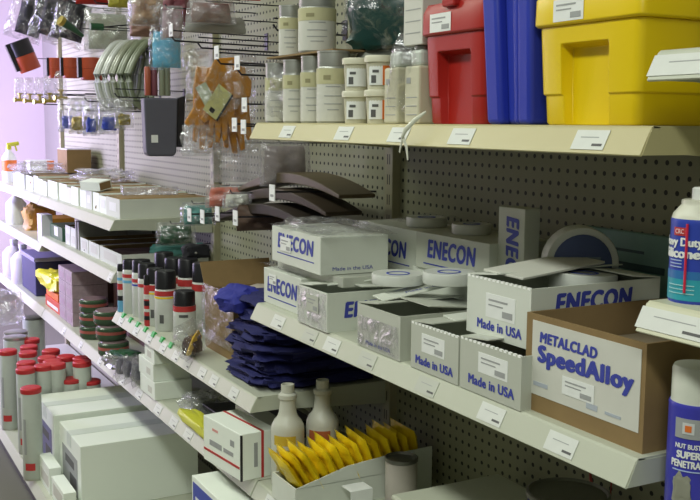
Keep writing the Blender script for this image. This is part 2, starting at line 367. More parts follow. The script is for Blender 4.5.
# ------------------------------------------------------------------ cartons
def bins(name, lab, cat, loc, sx, sy, sz, m=None, inner=None, rz=0, group=None, wall=.003, fill=None, flaps=(), lid=False, bevel=.001, zig=False):
    """open carton: near front lower corner at loc, depth sx away from the aisle, width sy along it"""
    t = thing(name, lab, cat, loc, rz, group); m = m or white; inner = inner or kraftd
    g = G()
    if lid:
        g.box(0, 0, 0, sx, sy, sz); g.build('body', m, t, bevel=.0015)
    else:
        wl = wall
        g.box(0, 0, 0, sx, sy, wl)
        for a in ((0, 0, wl, wl, sy, sz), (sx - wl, 0, wl, sx, sy, sz), (wl, 0, wl, sx - wl, wl, sz), (wl, sy - wl, wl, sx - wl, sy, sz)): g.box(*a)
        g.build('body', m, t)
        g = G(); e = wl + .0005
        g.box(e, e, wl + .0002, sx - e, sy - e, wl + .001)
        g.box(e, e, wl, e + .0005, sy - e, sz - .0005); g.box(sx - e - .0005, e, wl, sx - e, sy - e, sz - .0005)
        g.box(e, e, wl, sx - e, e + .0005, sz - .0005); g.box(e, sy - e - .0005, wl, sx - e, sy - e, sz - .0005)
        g.build('inner_lining', inner, t)
    for (side, ln, an) in flaps:
        g = G()
        if side == 'front': g.box(0, 0, 0, ln, sy, .002); o = g.build('flap', m, t, (0, 0, sz), (0, -an, 0))
        elif side == 'back': g.box(-ln, 0, 0, 0, sy, .002); o = g.build('flap', m, t, (sx, 0, sz), (0, an, 0))
        elif side == 'near': g.box(0, 0, 0, sx, ln, .002); o = g.build('flap', m, t, (0, 0, sz), (an, 0, 0))
        else: g.box(0, -ln, 0, sx, 0, .002); o = g.build('flap', m, t, (0, sy, sz), (-an, 0, 0))
    if zig:
        g = G(); n = int(sy / .011)
        for k in range(n): g.box(-.0006, (k + .25) * sy / n, sz - .0025, .0032, (k + .8) * sy / n, sz + .0012)
        g.build('perforated_edge', mat('torn_paper', (.95, .97, .93), .6), t)
    return t
def enecon_front(t, sy, sz, size=.042, sub=True, width=None, zc=.55, m=None):
    write('ENECON', size, t, (-.0007, sy / 2, sz * zc), 'front', m or ink, shear=.12, fat=.0024, space=1.1, width=width or sy * .8)
    if sub: g = G(); g.box(-.0006, sy*.12, sz*zc - size*.62, 0, sy*.88, sz*zc - size*.57); g.build('underline', ink, t)
def roll(lab, loc, r, h, rz=0, tilt=0, group=None, m=None, core=True, rx=0):
    t = thing('tape_roll', lab, 'tape roll', loc, rz, group, rx=rx, ry=tilt)
    g = G(); g.lathe([(r * .45, .001), (r * .98, 0), (r, .002), (r, h - .002), (r * .98, h), (r * .45, h - .001)], 32); g.build('wound_tape', m or tape, t, smooth=True)
    g = G(); g.lathe([(r * .38, .0005), (r * .449, .0005), (r * .449, h), (r * .38, h), (r*.38, h*.9)], 24); g.build('core', lblue, t, smooth=True)
    return t
B_ = 1.08
# boxes along the front of the lettered-box shelf
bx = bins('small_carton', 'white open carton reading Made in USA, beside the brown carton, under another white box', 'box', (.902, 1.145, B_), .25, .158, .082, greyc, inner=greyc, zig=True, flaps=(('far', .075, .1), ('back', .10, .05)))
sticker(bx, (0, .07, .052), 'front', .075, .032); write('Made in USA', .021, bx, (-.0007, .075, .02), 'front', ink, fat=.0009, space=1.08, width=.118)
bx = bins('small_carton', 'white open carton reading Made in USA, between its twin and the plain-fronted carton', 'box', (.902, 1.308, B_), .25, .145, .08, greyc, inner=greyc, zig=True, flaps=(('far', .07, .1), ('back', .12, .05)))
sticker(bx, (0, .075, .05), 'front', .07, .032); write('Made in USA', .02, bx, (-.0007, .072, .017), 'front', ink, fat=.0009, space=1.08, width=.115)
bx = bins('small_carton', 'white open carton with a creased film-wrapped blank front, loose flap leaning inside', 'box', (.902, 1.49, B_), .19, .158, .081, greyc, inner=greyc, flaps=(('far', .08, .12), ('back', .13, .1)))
g = G(); g.box(-.0015, .004, .004, -.0008, .154, .06); g.build('film_sleeve', film3, bx)
write('Made in the USA', .011, bx, (-.0012, .078, .012), 'front', ink, width=.09)
bx = bins('small_carton', 'white carton with a big blue E on its end, film-wrapped grey front', 'box', (.897, 1.766, B_), .21, .14, .08, white, inner=white, flaps=(('far', .07, .1), ('back', .13, .06)))
g = G(); g.box(-.0015, .003, .003, -.0008, .137, .078); g.build('film_sleeve', film3, bx)
write('ENECON', .044, bx, (.122, -.0007, .042), 'end', ink, shear=.12, fat=.0026, space=1.12, width=.17)
sticker(bx, (-.0016, .065, .05), 'front', .055, .035, m=greyc)
bx = bins('small_carton', 'lowest film-wrapped white box reading ENECON at the left end of the shelf', 'box', (.926, 1.95, B_), .25, .205, .082, white, lid=True)
enecon_front(bx, .205, .082, .048); sticker(bx, (-.0012, .15, .06), 'front', .04, .024)
g = G(); g.pillow(.25, .24, .012, 3, .5); g.build('film_wrap', film3, bx, (.125, -.002, .088), (R(-90), 0, 0), smooth=True)
bx = bins('small_carton', 'film-wrapped white box reading ENECON stacked on top of the left-end boxes', 'box', (.918, 1.84, 1.185), .16, .27, .08, white, rz=R(-2), lid=True)
enecon_front(bx, .27, .08, .046, width=.20, zc=.62); sticker(bx, (-.0012, .185, .045), 'front', .06, .032)
write('Made in the USA', .011, bx, (.075, -.0007, .012), 'end', ink, width=.095)
g = G(); g.pillow(.18, .30, .03, 4, .35); g.build('film_wrap', film3, bx, (.085, .28, .083), (R(90), 0, 0), smooth=True)
g = G(); g.blob(.14, .2, .022, 5, .2); g.build('wrap_bulge', film3, bx, (.08, .14, .08), smooth=True)
# what fills the left-end boxes: the layer the top box stands on
bx = bins('small_carton', 'white carton lying flat between the upper and lower left-end boxes', 'box', (.95, 1.80, 1.162), .2, .33, .022, greyc, lid=True)
# second row, against the backing panel
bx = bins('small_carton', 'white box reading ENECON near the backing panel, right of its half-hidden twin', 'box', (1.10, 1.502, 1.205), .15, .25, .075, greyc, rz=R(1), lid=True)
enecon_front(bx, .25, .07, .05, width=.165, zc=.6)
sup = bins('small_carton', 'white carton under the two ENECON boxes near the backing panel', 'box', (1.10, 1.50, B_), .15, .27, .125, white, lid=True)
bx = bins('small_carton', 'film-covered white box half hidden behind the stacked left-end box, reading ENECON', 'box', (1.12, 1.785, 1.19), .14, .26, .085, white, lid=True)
enecon_front(bx, .26, .08, .05, width=.17, zc=.45)
g = G(); g.pillow(.24, .14, .03, 6, .4); g.build('film_wrap', film3, bx, (.07, .13, .083), (R(90), 0, R(90)), smooth=True)
bx = bins('small_carton', 'white carton under the half-hidden ENECON box near the backing panel', 'box', (1.12, 1.79, B_), .14, .30, .11, white, lid=True)
bx = bins('large_carton', 'white open carton with ENECON on its end, stacked on two smaller ones', 'box', (.932, 1.165, 1.1645), .26, .165, .093, white, inner=greyc, zig=True, flaps=(('far', .08, .12), ('back', .06, .1)))
sticker(bx, (0, .075, .052), 'front', .075, .038); write('Made in USA', .021, bx, (-.0007, .078, .019), 'front', ink, fat=.0009, space=1.08, width=.115)
write('ENECON', .040, bx, (.122, -.0007, .066), 'end', ink, shear=.12, fat=.0026, space=1.12, width=.155)
roll('flat roll of white tape lying in the large ENECON carton', (1.10, 1.245, 1.227), .055, .035, tilt=.05)
g = G(); g.box(0, 0, 0, .20, .085, .004); tag(g.build('folded_leaflet', label, None, (.955, 1.215, 1.262), (R(3), R(-3), R(10)), bevel=.001), 'long folded white leaflet lying across the large ENECON carton', 'leaflet')
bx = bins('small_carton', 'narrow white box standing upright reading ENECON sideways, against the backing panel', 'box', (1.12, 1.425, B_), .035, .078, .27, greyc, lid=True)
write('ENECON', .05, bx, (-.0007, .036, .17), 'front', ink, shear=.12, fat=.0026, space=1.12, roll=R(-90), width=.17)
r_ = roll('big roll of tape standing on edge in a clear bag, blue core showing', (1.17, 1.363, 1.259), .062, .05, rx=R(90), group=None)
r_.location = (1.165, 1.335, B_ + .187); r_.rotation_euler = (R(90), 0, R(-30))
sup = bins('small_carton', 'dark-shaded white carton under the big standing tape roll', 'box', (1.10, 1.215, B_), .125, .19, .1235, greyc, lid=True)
g = G(); g.lathe([(.05, .0502), (.05, .0515), (.049, .052)], 32); g.build('blue_face_label', mat('dusk_blue_label', (.07, .10, .24), .5), r_, smooth=True); g = G(); g.box(-.04, -.03, .0522, .03, .012, .053); g.build('pale_label', mat('slate_label', (.20, .25, .32), .5), r_)
roll('flat white tape roll left of centre in front of the ENECON boxes', (1, 1.663, 1.19), .052, .02)
roll('flat white tape roll just right of the other one in front of the ENECON boxes', (1.05, 1.559, 1.202), .05, .022)
roll('tape roll lying on top of the ENECON box by the panel', (1.17, 1.66, 1.2805), .04, .02)
roll('tape roll lying on the half-hidden ENECON box by the panel', (1.19, 1.86, 1.2765), .045, .02)
# loose flaps and instruction strips lying over the front cartons
def strip(lab, a, b, w_, m=None, th=.003, text=None, rx=0):
    a = Vector(a); b = Vector(b); d = b - a; ln = d.length
    t = thing('cardboard_strip', lab, 'cardboard strip', a, 0); t.rotation_euler = (rx, -math.asin(d.z / ln), math.atan2(d.y, d.x))
    g = G(); g.box(0, 0, 0, ln, w_, th); g.build('board', m or white, t, bevel=.0008)
    if text: o = write(text, .016, t, (ln / 2, w_ * .35, th + .0004), 'top', ink, width=ln * .5, roll=R(90))
    return t
strip('long white strip lying across the middle cartons with faint blue words', (.93, 1.60, 1.168), (1.14, 1.56, 1.205), .06, text='Made in the USA')
strip('short white strip over the open cartons reading Made in USA', (.95, 1.39, 1.166), (1.13, 1.36, 1.178), .05)
strip('white strip lying over the carton with the big E', (.93, 1.83, 1.164), (1.14, 1.74, 1.19), .045, text='Made in the USA')
# brown carton
sp = bins('large_carton', 'open brown cardboard carton with a white label reading METALCLAD SpeedAlloy', 'box', (.922, .918, B_), .30, .243, .145, kraft, wall=.004)
g = G(); g.box(-.0008, .008, .026, 0, .228, .136); g.build('label', label, sp)
write('METALCLAD', .021, sp, (-.0014, .150, .113), 'front', ink, shear=.08, fat=.0013, space=1.10, width=.122)
write('SpeedAlloy', .034, sp, (-.0014, .117, .088), 'front', ink, fat=.0022, space=1.10, width=.196)
sticker(sp, (-.0010, .125, .055), 'front', .066, .026)
fi = mat('faded_ink', (.42, .46, .52), .6)
for (a, b, c_, d) in ((.19, .222, .04, .046), (.085, .107, .034, .042), (.04, .07, .035, .039)):
    g = G(); g.box(-.0014, a, c_, -.0008, b, d); g.build('faded_print', fi, sp)
g = G(); g.box(.01, .01, .085, .29, .233, .095); g.build('inner_pad', mat('inner_pad_board', (.26, .21, .14), .8), sp)
# teal booklet behind
bk = thing('boxed_manual', 'dark teal boxed manual leaning on the backing panel behind the brown carton', 'manual', (1.238, .93, 1.081), 0, ry=R(3))
g = G(); g.box(0, 0, 0, .022, .50, .235); g.build('cover', tealb, bk, bevel=.002)
g = G(); g.box(-.0006, .33, .20, 0, .45, .205); g.box(-.0006, .28, .17, 0, .42, .182); g.build('print', mat('dark_teal_ink', (.03, .07, .08), .6), bk)

# ------------------------------------------------------------------ totes on the top shelf
def rr(sx, sy, r=.012, notch=None):
    """plan outline, corner at origin side -x facing the aisle; notch = (y0, y1, depth) along the front"""
    p = []
    def arc(cx, cy, a0):
        for k in range(4): a = a0 + k * math.pi / 6; p.append((cx + r * math.cos(a), cy + r * math.sin(a)))
    arc(sx / 2 - r, sy / 2 - r, 0); arc(-sx / 2 + r, sy / 2 - r, math.pi / 2)
    n0, n1, nd = notch or (-.3, .3, 0)
    x = -sx / 2
    p.extend([(x, n1 * sy), (x + nd, n1 * sy - .004), (x + nd, n0 * sy + .004), (x, n0 * sy)])
    arc(-sx / 2 + r, -sy / 2 + r, math.pi); arc(sx / 2 - r, -sy / 2 + r, 1.5 * math.pi)
    return p
def loft(g, rings):
    n = len(rings[0][1]); vs = [(a, b, z) for z, ps in rings for a, b in ps]
    fs = [(i*n+k, i*n+(k+1) % n, (i+1)*n+(k+1) % n, (i+1)*n+k) for i in range(len(rings)-1) for k in range(n)]
    fs += [tuple(range(n))[::-1], tuple((len(rings)-1)*n + k for k in range(n))]
    return g.add(vs, fs)
def tote(lab, loc, sx, sy, hb, hl, m, rz=0, notch=(-.28, .28), stx=0.):
    t = thing('lidded_tote', lab, 'tote', loc, rz, 'lidded totes on the top shelf'); k = .93
    g = G(); nn = lambda q: (notch[0], notch[1], q * sx / 2 - sx * .44 + .010); n0 = (notch[0], notch[1], .0)
    loft(g, [(0, rr(sx*.88, sy*.88, notch=nn(.88))), (.004, rr(sx*.90, sy*.90, notch=nn(.90))), (hb*.30, rr(sx*.915, sy*.915, notch=nn(.915))), (hb*.315, rr(sx*.94, sy*.94, notch=nn(.94))),
             (hb*.78, rr(sx*.965, sy*.965, notch=nn(.965))), (hb*.82, rr(sx*.967, sy*.967, notch=n0)), (hb, rr(sx*.975, sy*.975, notch=n0))])
    g.build('body', m, t, smooth=True, ang=35, bevel=.001)
    g = G(); loft(g, [(hb, rr(sx*1.0, sy*1.02)), (hb + .003, rr(sx*1.025, sy*1.04)), (hb + hl*.72, rr(sx*1.02, sy*1.035)), (hb + hl, rr(sx*.97, sy*.98)), (hb + hl, rr(sx*.8, sy*.8)), (hb + hl - .006, rr(sx*.78, sy*.78))])
    lo = g.build('lid', m, t, smooth=True, ang=35, bevel=.001)
    g = G(); g.box(-sx*.515 - .006, -.018, hb + hl*.82, -sx*.47, .018, hb + hl + .004); g.build('latch', m, t, bevel=.003)
    sticker(t, (-sx * .5127, stx, hb + hl * .38), 'front', .062 if sy > .17 else .075, .030)
    return t
red_t = tote('red lidded plastic tote with white label, left of the blue sheets', (1.045, 1.380, 1.5), .24, .178, .146, .052, red, stx=0.03)
yel_t = tote('bright yellow lidded plastic tote with white label at the right of the top shelf', (1.045, 1.062, 1.5), .24, .208, .137, .052, yellow, stx=.03, notch=(-.22, .26))
bp = thing('corrugated_sheets', 'blue ribbed plastic sheets standing between the red and yellow totes', 'plastic sheets', (.925, 1.172, 1.5), 0); bp.scale = (1, .93, 1)
pts_w = .12
for k, (a, b_, x0, tp) in enumerate([(.076, .116, .0, .022), (.046, .078, .014, .016), (.030, .050, .004, .010), (.0, .034, .0, .006)]):
    g = G(); g.add([(x0, a, 0), (x0 + .2, a, 0), (x0 + .2, b_, 0), (x0, b_, 0), (x0 - .006, a + tp*.9, .26), (x0 + .2, a + tp*.9, .26), (x0 + .2, b_ + tp, .26), (x0 - .006, b_ + tp, .26)],
                   [(0,3,2,1),(4,5,6,7),(0,1,5,4),(1,2,6,5),(2,3,7,6),(3,0,4,7)])
    g.build('rib', blue, bp, bevel=.008, seg=3, smooth=True)

# ------------------------------------------------------------------ tins and tubs on the top shelf
def tin(lab, loc, r, h, sq=False, rz=0, group=None, labm=None, bodym=None, lettering=True):
    t = thing('labelled_tin', lab, 'tin', loc, rz, group)
    g = G(); g.lathe([(r*.95, 0), (r, .003), (r, h*.76), (r*.95, h*.78), (r*.97, h*.80), (r*.97, h*.965), (r*1.0, h*.97), (r*1.0, h), (r*.93, h), (r*.91, h*.98)], 28)
    g.build('body', bodym or tinm, t, smooth=True)
    patch(t, 'paper_label', r, .004, h*.755, 0, 2*math.pi, labm or label)
    patch(t, 'label_top_band', r + .0006, h*.54, h*.755, 0, 2*math.pi, labely)
    a0 = math.atan2(-loc[1], -loc[0])
    for zz, w_ in ((.50, .9), (.37, 1.1), (.26, 1.1), (.18, .7)): patch(t, 'print', r + .0006, h*zz, h*zz + .0018, a0 - w_/2, a0 + w_/2, grey)
    patch(t, 'printed_mark', r + .0012, h*.60, h*.66, a0 - .6, a0 - .15, mat('olive_ink', (.28, .26, .14), .6))
    return t
tl = [('leftmost labelled tin of the front row on the top shelf', 284, 267, 301), ('second labelled tin from the left in the front row', 301, 0, 0)]
cx = [(281, .026), (302, .026), (322, .026), (345, .036)]
tins = []
for k, (a, lab) in enumerate(zip([(274,), (293,), (312,), (334,)], ['leftmost small labelled tin in the front row on the top shelf', 'second small labelled tin from the left in the front row', 'third small labelled tin from the left in the front row', 'larger labelled tin beside the ivory tubs in the front row'])):
    p = (0.96, 2.028, 1.502)
    yy = [2.171, 2.071, 1.978, 1.878][k]
    t = tin(lab, (.965, yy, 1.5), [.0245, .0245, .0245, .034][k], [.137, .140, .143, .148][k], group='labelled tins on the top shelf'); tins.append(t)
for k in range(3):
    tin(['tin behind the leftmost front tins carrying the upper ones', 'tin behind the middle front tins carrying the upper ones', 'tin behind the larger front tin carrying the upper ones'][k], (1.045, 2.19 - k * .11, 1.5), .042, .150, group='labelled tins on the top shelf')
tin('large stacked tin above the small ones, the right of the two', (.99, 2.005, 1.652), .041, .125, group='labelled tins on the top shelf')
tin('narrow stacked tin above the small ones, left of the large one', (1.0, 2.168, 1.652), .026, .118, group='labelled tins on the top shelf')
g = G(); g.box(-.06, -.17, 0, .06, .17, .004); tag(g.build('cardboard_tray', kraft, None, (1.01, 2.02, 1.6475)), 'thin board the two upper tins stand on', 'board')
def tubp(lab, x, y, z, op=False):
    t = thing('ivory_tub', lab, 'tub', (x, y, z), group='ivory plastic tubs stacked two by two'); r = .026
    g = G(); g.lathe([(r*.82, 0), (r*.85, .002), (r*.97, .050), (r, .051)], 28); g.build('body', tub, t, smooth=True)
    g = G(); g.lathe([(r*1.0, .050), (r*1.1, .051), (r*1.12, .060), (r*1.06, .063), (r*.95, .0635)], 28); g.build('lid', tub, t, smooth=True)
    a0 = math.atan2(-y, -x); patch(t, 'label', r*.93, .008, .044, a0 - .9, a0 + .9, paper); patch(t, 'printed_code', r*.93 + .0007, .012, .026, a0 - .65, a0 - .25, dark)
    patch(t, 'printed_line', r*.93 + .0007, .031, .036, a0 - .55, a0 - .05, dark)
    if op: patch(t, 'orange_stripe', r*.93 + .0008, .008, .044, a0 + .25, a0 + .85, orangep)
for i, (px, nm) in enumerate(((0, 'left'), (1, 'right'))):
    y = [1.758, 1.667][i]
    for j in range(2): tubp(f'{["lower", "upper"][j]} ivory tub of the {nm} stack' + (', with an orange stripe' if i else ', next to the tins'), .955, y, 1.5 + .0637 * j, op=i == 1)
# cream cartons in a bag beside the red tote
for k, (nm, py) in enumerate((('left', 1.574), ('right, touching the red tote', 1.502))):
    t = thing('square_canister', f'cream square canister with grey neck on the {nm}', 'canister', (.95, py, 1.5), 0, 'cream canisters beside the red tote')
    g = G(); g.box(-.025, -.024, 0, .025, .024, .1); g.build('body', mat('pale_cream_label', (.58, .56, .42), .6), t, bevel=.004); g = G(); g.box(-.018, -.018, .1, .018, .018, .128); g.build('neck', alu, t, bevel=.006)
    g = G()
    for zz in (.015, .03, .045): g.box(-.0256, -.018, zz, -.025, .016, zz + .0015)
    g.build('text_lines', grey, t); g = G(); g.box(-.0256, .003, .07, -.025, .016, .08); g.build('printed_mark', grey, t)
    g = G(); g.lathe([(.016, .128), (.016, .134), (.012, .135)], 20); g.build('cap', dmetal, t, smooth=True)
t = thing('card_box', 'white carton stacked above the cream canisters', 'box', (.93, 1.478, 1.6355), 0)
g = G(); g.box(0, 0, 0, .09, .062, .1); g.build('body', label, t, bevel=.0015)
g = G(); [g.box(-.0006, .006, .02 + .02 * k, 0, .055, .0215 + .02 * k) for k in range(4)]; g.build('print', grey, t)
g = G(); g.pillow(.12, .16, .08, 11, .25, pinch=.3); tag(g.build('plastic_bag', film3, None, (.96, 1.535, 1.5015), (0, 0, R(-62)), smooth=True), 'clear bag wrapped round the cream canisters', 'bag')
g = G(); g.pillow(.12, .14, .09, 12, .3, pinch=.5); tag(g.build('plastic_bag', film2, None, (.98, 2.145, 1.5015), (0, 0, R(-60)), smooth=True), 'crinkled clear bag at the left end of the top shelf', 'bag')
t = thing('bagged_bottles', 'dark green goods in shiny clear wrap above the ivory tubs', 'packaged goods', (1.09, 1.82, 1.5), R(-60), None)
g = G(); g.blob(.2, .1, .15, 3, .15); g.build('base_pack', mat('dim_pack', (.25, .26, .22), .6, bump=.4), t, smooth=True)
g = G(); g.blob(.21, .13, .16, 4, .14); g.build('contents', mat('bottle_green', (.01, .05, .045), .3), t, (0, 0, .147), smooth=True)
g = G(); g.pillow(.25, .20, .17, 5, .35, pinch=.2); g.build('wrap', film3, t, (0, -.01, .13), smooth=True)
g = G(); g.box(-.06, -.1, .2, .05, -.099, .222); g.build('header_card', mat('hazy_card', (.38, .40, .42), .4), t, (0, 0, 0), (0, R(35), 0))
# white plastic ties hanging under the top shelf
t = thing('plastic_tie', 'knotted white plastic ribbon hanging over the top shelf edge', 'tie', (0.875, 1.44, 1.498))
g = G(); g.tube([(.012, -.046, .022), (.003, -.026, .008), (-.005, -.010, -.008), (-.003, .003, -.02)], [.002, .004, .005, .004], flat=.5)
g.tube([(-.002, .003, -.02), (.0, .012, -.034), (0, .016, -.046)], [.004, .003, .002], flat=.5); g.tube([(-.002, .003, -.02), (.0, -.006, -.036), (0, -.011, -.058)], [.004, .003, .002], flat=.5)
g.build('ribbon', mat('tie_plastic', (.60, .61, .50), .3, bump=.5), t, smooth=True)

# ------------------------------------------------------------------ aerosol cans
def aerosol(name, lab, loc, r, h, capm, bodym, bands=(), caph=.3, group=None, seg=24, blocks=()):
    t = thing(name, lab, 'spray can', loc, group=group); hb = h * (1 - caph)
    g = G(); g.lathe([(r*.93, 0), (r, .003), (r, hb - .008), (r*.96, hb - .002), (r*.9, hb)], seg); g.build('body', bodym, t, smooth=True)
    g = G(); g.lathe([(r*.92, hb), (r*.97, hb + .001), (r*.95, h - .006), (r*.88, h - .001), (r*.5, h)], seg); g.build('cap', capm, t, smooth=True)
    for z0, z1, m in bands: patch(t, 'printed_band', r, z0 * hb, z1 * hb, 0, 2*math.pi, m)
    a0 = math.atan2(-loc[1], -loc[0])
    for z0, z1, w0, w1, m in blocks: patch(t, 'printed_block', r + .0006, z0 * hb, z1 * hb, a0 + w0, a0 + w1, m)
    return t
S_ = .85; gr = 'black-capped spray cans on the middle left shelf'
wb = mat('can_white', (.62, .64, .60), .3)
aerosol('spray_can', 'short white can with black cap and red band, nearest of the black-capped cans', (.965, 2.85, S_), .034, .148, black, wb, [(.84, 1, redband)], .30, gr, blocks=[(.68, .76, -.5, .3, dark)])
aerosol('spray_can', 'white can with black cap and red band nearest the brown carton, behind the short one', (1.06, 2.83, S_), .034, .185, black, wb, [(.82, .98, redband)], .28, gr)
aerosol('spray_can', 'tall white can with red and yellow bands right behind the short one', (.955, 3.0, S_), .034, .190, black, wb, [(.84, .96, redband), (.78, .82, yel2)], .30, gr, blocks=[(.2, .4, -.6, -.2, dark)])
aerosol('spray_can', 'white can with red and yellow bands, left of the taller banded can', (.95, 3.09, S_), .028, .186, black, wb, [(.84, .98, redband), (.76, .80, yel2)], .27, gr, blocks=[(.2, .4, -.6, -.2, dark)])
aerosol('spray_can', 'slim can striped in red, black and white among the black-capped cans', (.925, 3.09, S_), .013, .165, black, redband, [(.15, .25, black), (.35, .42, wb), (.5, .62, black), (.66, .78, wb)], .2, gr)
aerosol('spray_can', 'white can with a red band, left of the slim striped can', (.95, 3.18, S_), .030, .190, black, wb, [(.80, .88, redband)], .26, gr, blocks=[(.15, .7, -.5, .2, label)])
aerosol('spray_can', 'white can with wide black cap, second from the left end of the can shelf', (.955, 3.26, S_), .032, .192, black, wb, [(.78, .86, redband), (.70, .74, lblue)], .22, gr)
aerosol('spray_can', 'white can with red and blue bands near the left end of the can shelf', (.935, 3.325, S_), .026, .185, black, wb, [(.82, .9, redband), (.70, .76, skyb)], .18, gr)
aerosol('spray_can', 'slim blue-bottomed tube at the very left of the can shelf', (.915, 3.365, S_), .014, .165, black, wb, [(0, .28, skyb), (.28, .4, black), (.55, .7, redband), (.78, .85, skyb)], .15, gr)
bk_l = ['left', 'second from left', 'middle', 'second from right', 'right']
for k, (x, y, h) in enumerate([(1.04, 3.28, .21), (1.04, 3.17, .205), (1.05, 3.06, .215), (1.06, 2.95, .215), (1.14, 2.90, .215)]):
    aerosol('spray_can', f'back-row black-capped can, {bk_l[k]} of that row', (x, y, S_), .034, h, black, wb, [(.82, .96, redband)], .28, gr)
# red capped tall cans on the base deck
caps = [(0.685, 4.32, 0.54), (0.813, 4.499, 0.54), (0.778, 4.359, 0.54), (0.753, 4.245, 0.54), (0.846, 4.241, 0.54), (0.713, 4.068, 0.54), (0.805, 4.119, 0.54), (0.791, 4.029, 0.54), (0.878, 4.102, 0.54), (0.863, 4.013, 0.54), (0.73, 3.976, 0.53), (0.808, 3.945, 0.52), (0.9, 3.954, 0.52), (.765, 3.985, .474), (.655, 3.66, .54), (.868, 3.98, .474), (.947, 3.975, .46)]
clabs = ['leftmost of the tall red-capped cans, cut by the photo edge', 'farthest back red-capped can, top of the overlapping three', 'middle of the three overlapping red-capped cans at the back', 'nearest of the three overlapping red-capped cans at the back', 'red-capped can right of the three overlapping ones, under the shelf edge', 'red-capped can second from the left edge in front of the overlapping three', 'red-capped can half hidden near the centre of the group', 'red-capped can at the centre of the group, close against the one behind', 'rear red-capped can under the shelf, right of centre', 'red-capped can right of centre with another close behind it', 'red-capped can with a red mark, left of centre in the middle row', 'red-capped can in the middle row, right of the red-marked one', 'small-looking red-capped can at the far right under the shelf', 'nearest full red-capped can beside the large white carton', 'red-capped can half hidden left of the nearest one', 'red-capped can just behind the corner of the large white carton', 'rightmost red-capped can peeking over the white carton']
used = []
proto = None
for p, lab in sorted(zip(caps, clabs), key=lambda q: q[0][2] > .5):
    x, y = p[0], p[1]
    for _ in range(60 if p[2] > .5 else 0):
        mv = False
        for (a, b) in used:
            d = math.hypot(x - a, y - b)
            if d < .0745:
                x = a + (x - a) / max(d, .001) * .0755; y = b + (y - b) / max(d, .001) * .0755; mv = True
        if not mv: break
    if abs(p[1] - 3.97) > .02: x = max(.655, x)
    if y < 3.96 and x > .69: y = 3.965 + (y - 3.86) * .3
    used.append((x, y))
    if proto is None:
        t = aerosol('tall_can', lab, (x, y, .2), .036, .335, redcap, alu, [(.0, .02, metal)], .02, 'tall red-capped cans on the base deck', blocks=[(.3, .7, -.9, -.6, grey), (.12, .2, -.8, .2, redband)])
        g = G(); g.lathe([(.0365, .322), (.0375, .324), (.0375, .338), (.034, .342), (.02, .343)], 24); g.build('red_lid', redcap, t, smooth=True)
        proto = t
    else: clone(proto, (x, y, .2), 0, lab, sc_=(1.06, 1.06, (p[2] - .2) / .34) if p[2] < .5 else None)
# cans with silver lids behind, and the bag on them
for k, (p, lab) in enumerate([((0.772, 4.485, 0.56), 'silver-lidded can behind the red-capped ones'), ((0.682, 4.372, 0.56), 'silver-lidded can at the left photo edge'), ((0.91, 4.803, 0.5), 'dark-lidded can in the shade at the back')]):
    t = thing('lidded_can', lab, 'can', (max(p[0], .75), p[1] + .15, .2), group='plain lidded cans at the back of the base deck')
    g = G(); g.lathe([(.05, 0), (.052, .003), (.052, .34), (.049, .343)], 24); g.build('body', alu, t, smooth=True)
    g = G(); g.lathe([(.049, .343), (.053, .345), (.053, .353), (.047, .355)], 24); g.build('lid', [metal, metal, dmetal][k], t, smooth=True)
g = G(); g.blob(.14, .20, .15, 21, .16, fr=3); tag(g.build('plastic_bag', film2, None, (.765, 4.83, .5565), smooth=True), 'crumpled white plastic bag on the cans at the left edge', 'bag')
# big white cartons on the base deck
def bigcarton(lab, loc, sx, sy, sz, lbl):
    t = thing('shipping_carton', lab, 'box', loc, group='large white cartons on the base deck')
    g = G(); g.box(0, 0, 0, sx, sy, sz); g.build('body', whitec, t, bevel=.002)
    g = G(); g.box(.0, sy*.42, sz + .0003, sx, sy*.60, sz + .0012); g.box(-.0012, sy*.42, sz*.80, -.0003, sy*.6, sz + .0012); g.build('tape_seam', mat('paper_tape', (.70, .76, .70), .35), t)
    g = G(); g.box(-.001, sy*.15, sz*.12, -.0002, sy*.85, sz*.72); o = g.build('label', lbl, t)
    g = G(); g.box(-.0016, sy*.2, sz*.2, -.001, sy*.5, sz*.4); g.box(-.0016, sy*.3, sz*.5, -.001, sy*.7, sz*.62); g.build('print', dark, o)
    return t
bigcarton('near large white carton with dim front label, shadow of the shelf on its end', (.735, 3.255, .2), .41, .325, .225, grey)
bigcarton('far large white carton with a blue-grey front label beside the red-capped cans', (.722, 3.605, .2), .41, .315, .240, mat('blue_grey_label', (.16, .16, .30), .5))
for k, (p, w_, lab) in enumerate([((.672, 3.46), .18, 'small white box standing in front of the far large carton'), ((.675, 3.25), .19, 'small white box standing in front of the near large carton')]):
    t = thing('small_carton', lab, 'box', (p[0], p[1], .2), group='small white boxes on the base deck edge'); g = G(); g.box(0, 0, 0, .042, w_, .095 - .02 * k); g.build('body', whitec, t, bevel=.0015)
    g = G(); g.box(-.0008, .02, .02, 0, w_ - .03, .06); g.build('label', label, t)
# blue-sided white box low in the middle
t = thing('shipping_carton', 'white box with a blue front printed with white lines, below the red-striped box', 'box', (.83, 2.0, .40), R(0)); 
g = G(); g.box(0, 0, 0, .2, .41, .186); g.build('body', whitec, t, bevel=.002)
g = G(); g.box(-.0008, .01, .01, 0, .40, .172); o = g.build('front_print', lblue, t)
g = G(); [g.box(-.0014, .25, .04 + .03 * k, -.0008, .38, .048 + .03 * k) for k in range(4)]; g.build('print', paper, o)
t2 = thing('shipping_carton', 'plain white carton beneath the blue-fronted box', 'box', (.80, 1.98, .2)); g = G(); g.box(0, 0, 0, .3, .44, .1995); g.build('body', whitec, t2, bevel=.002)

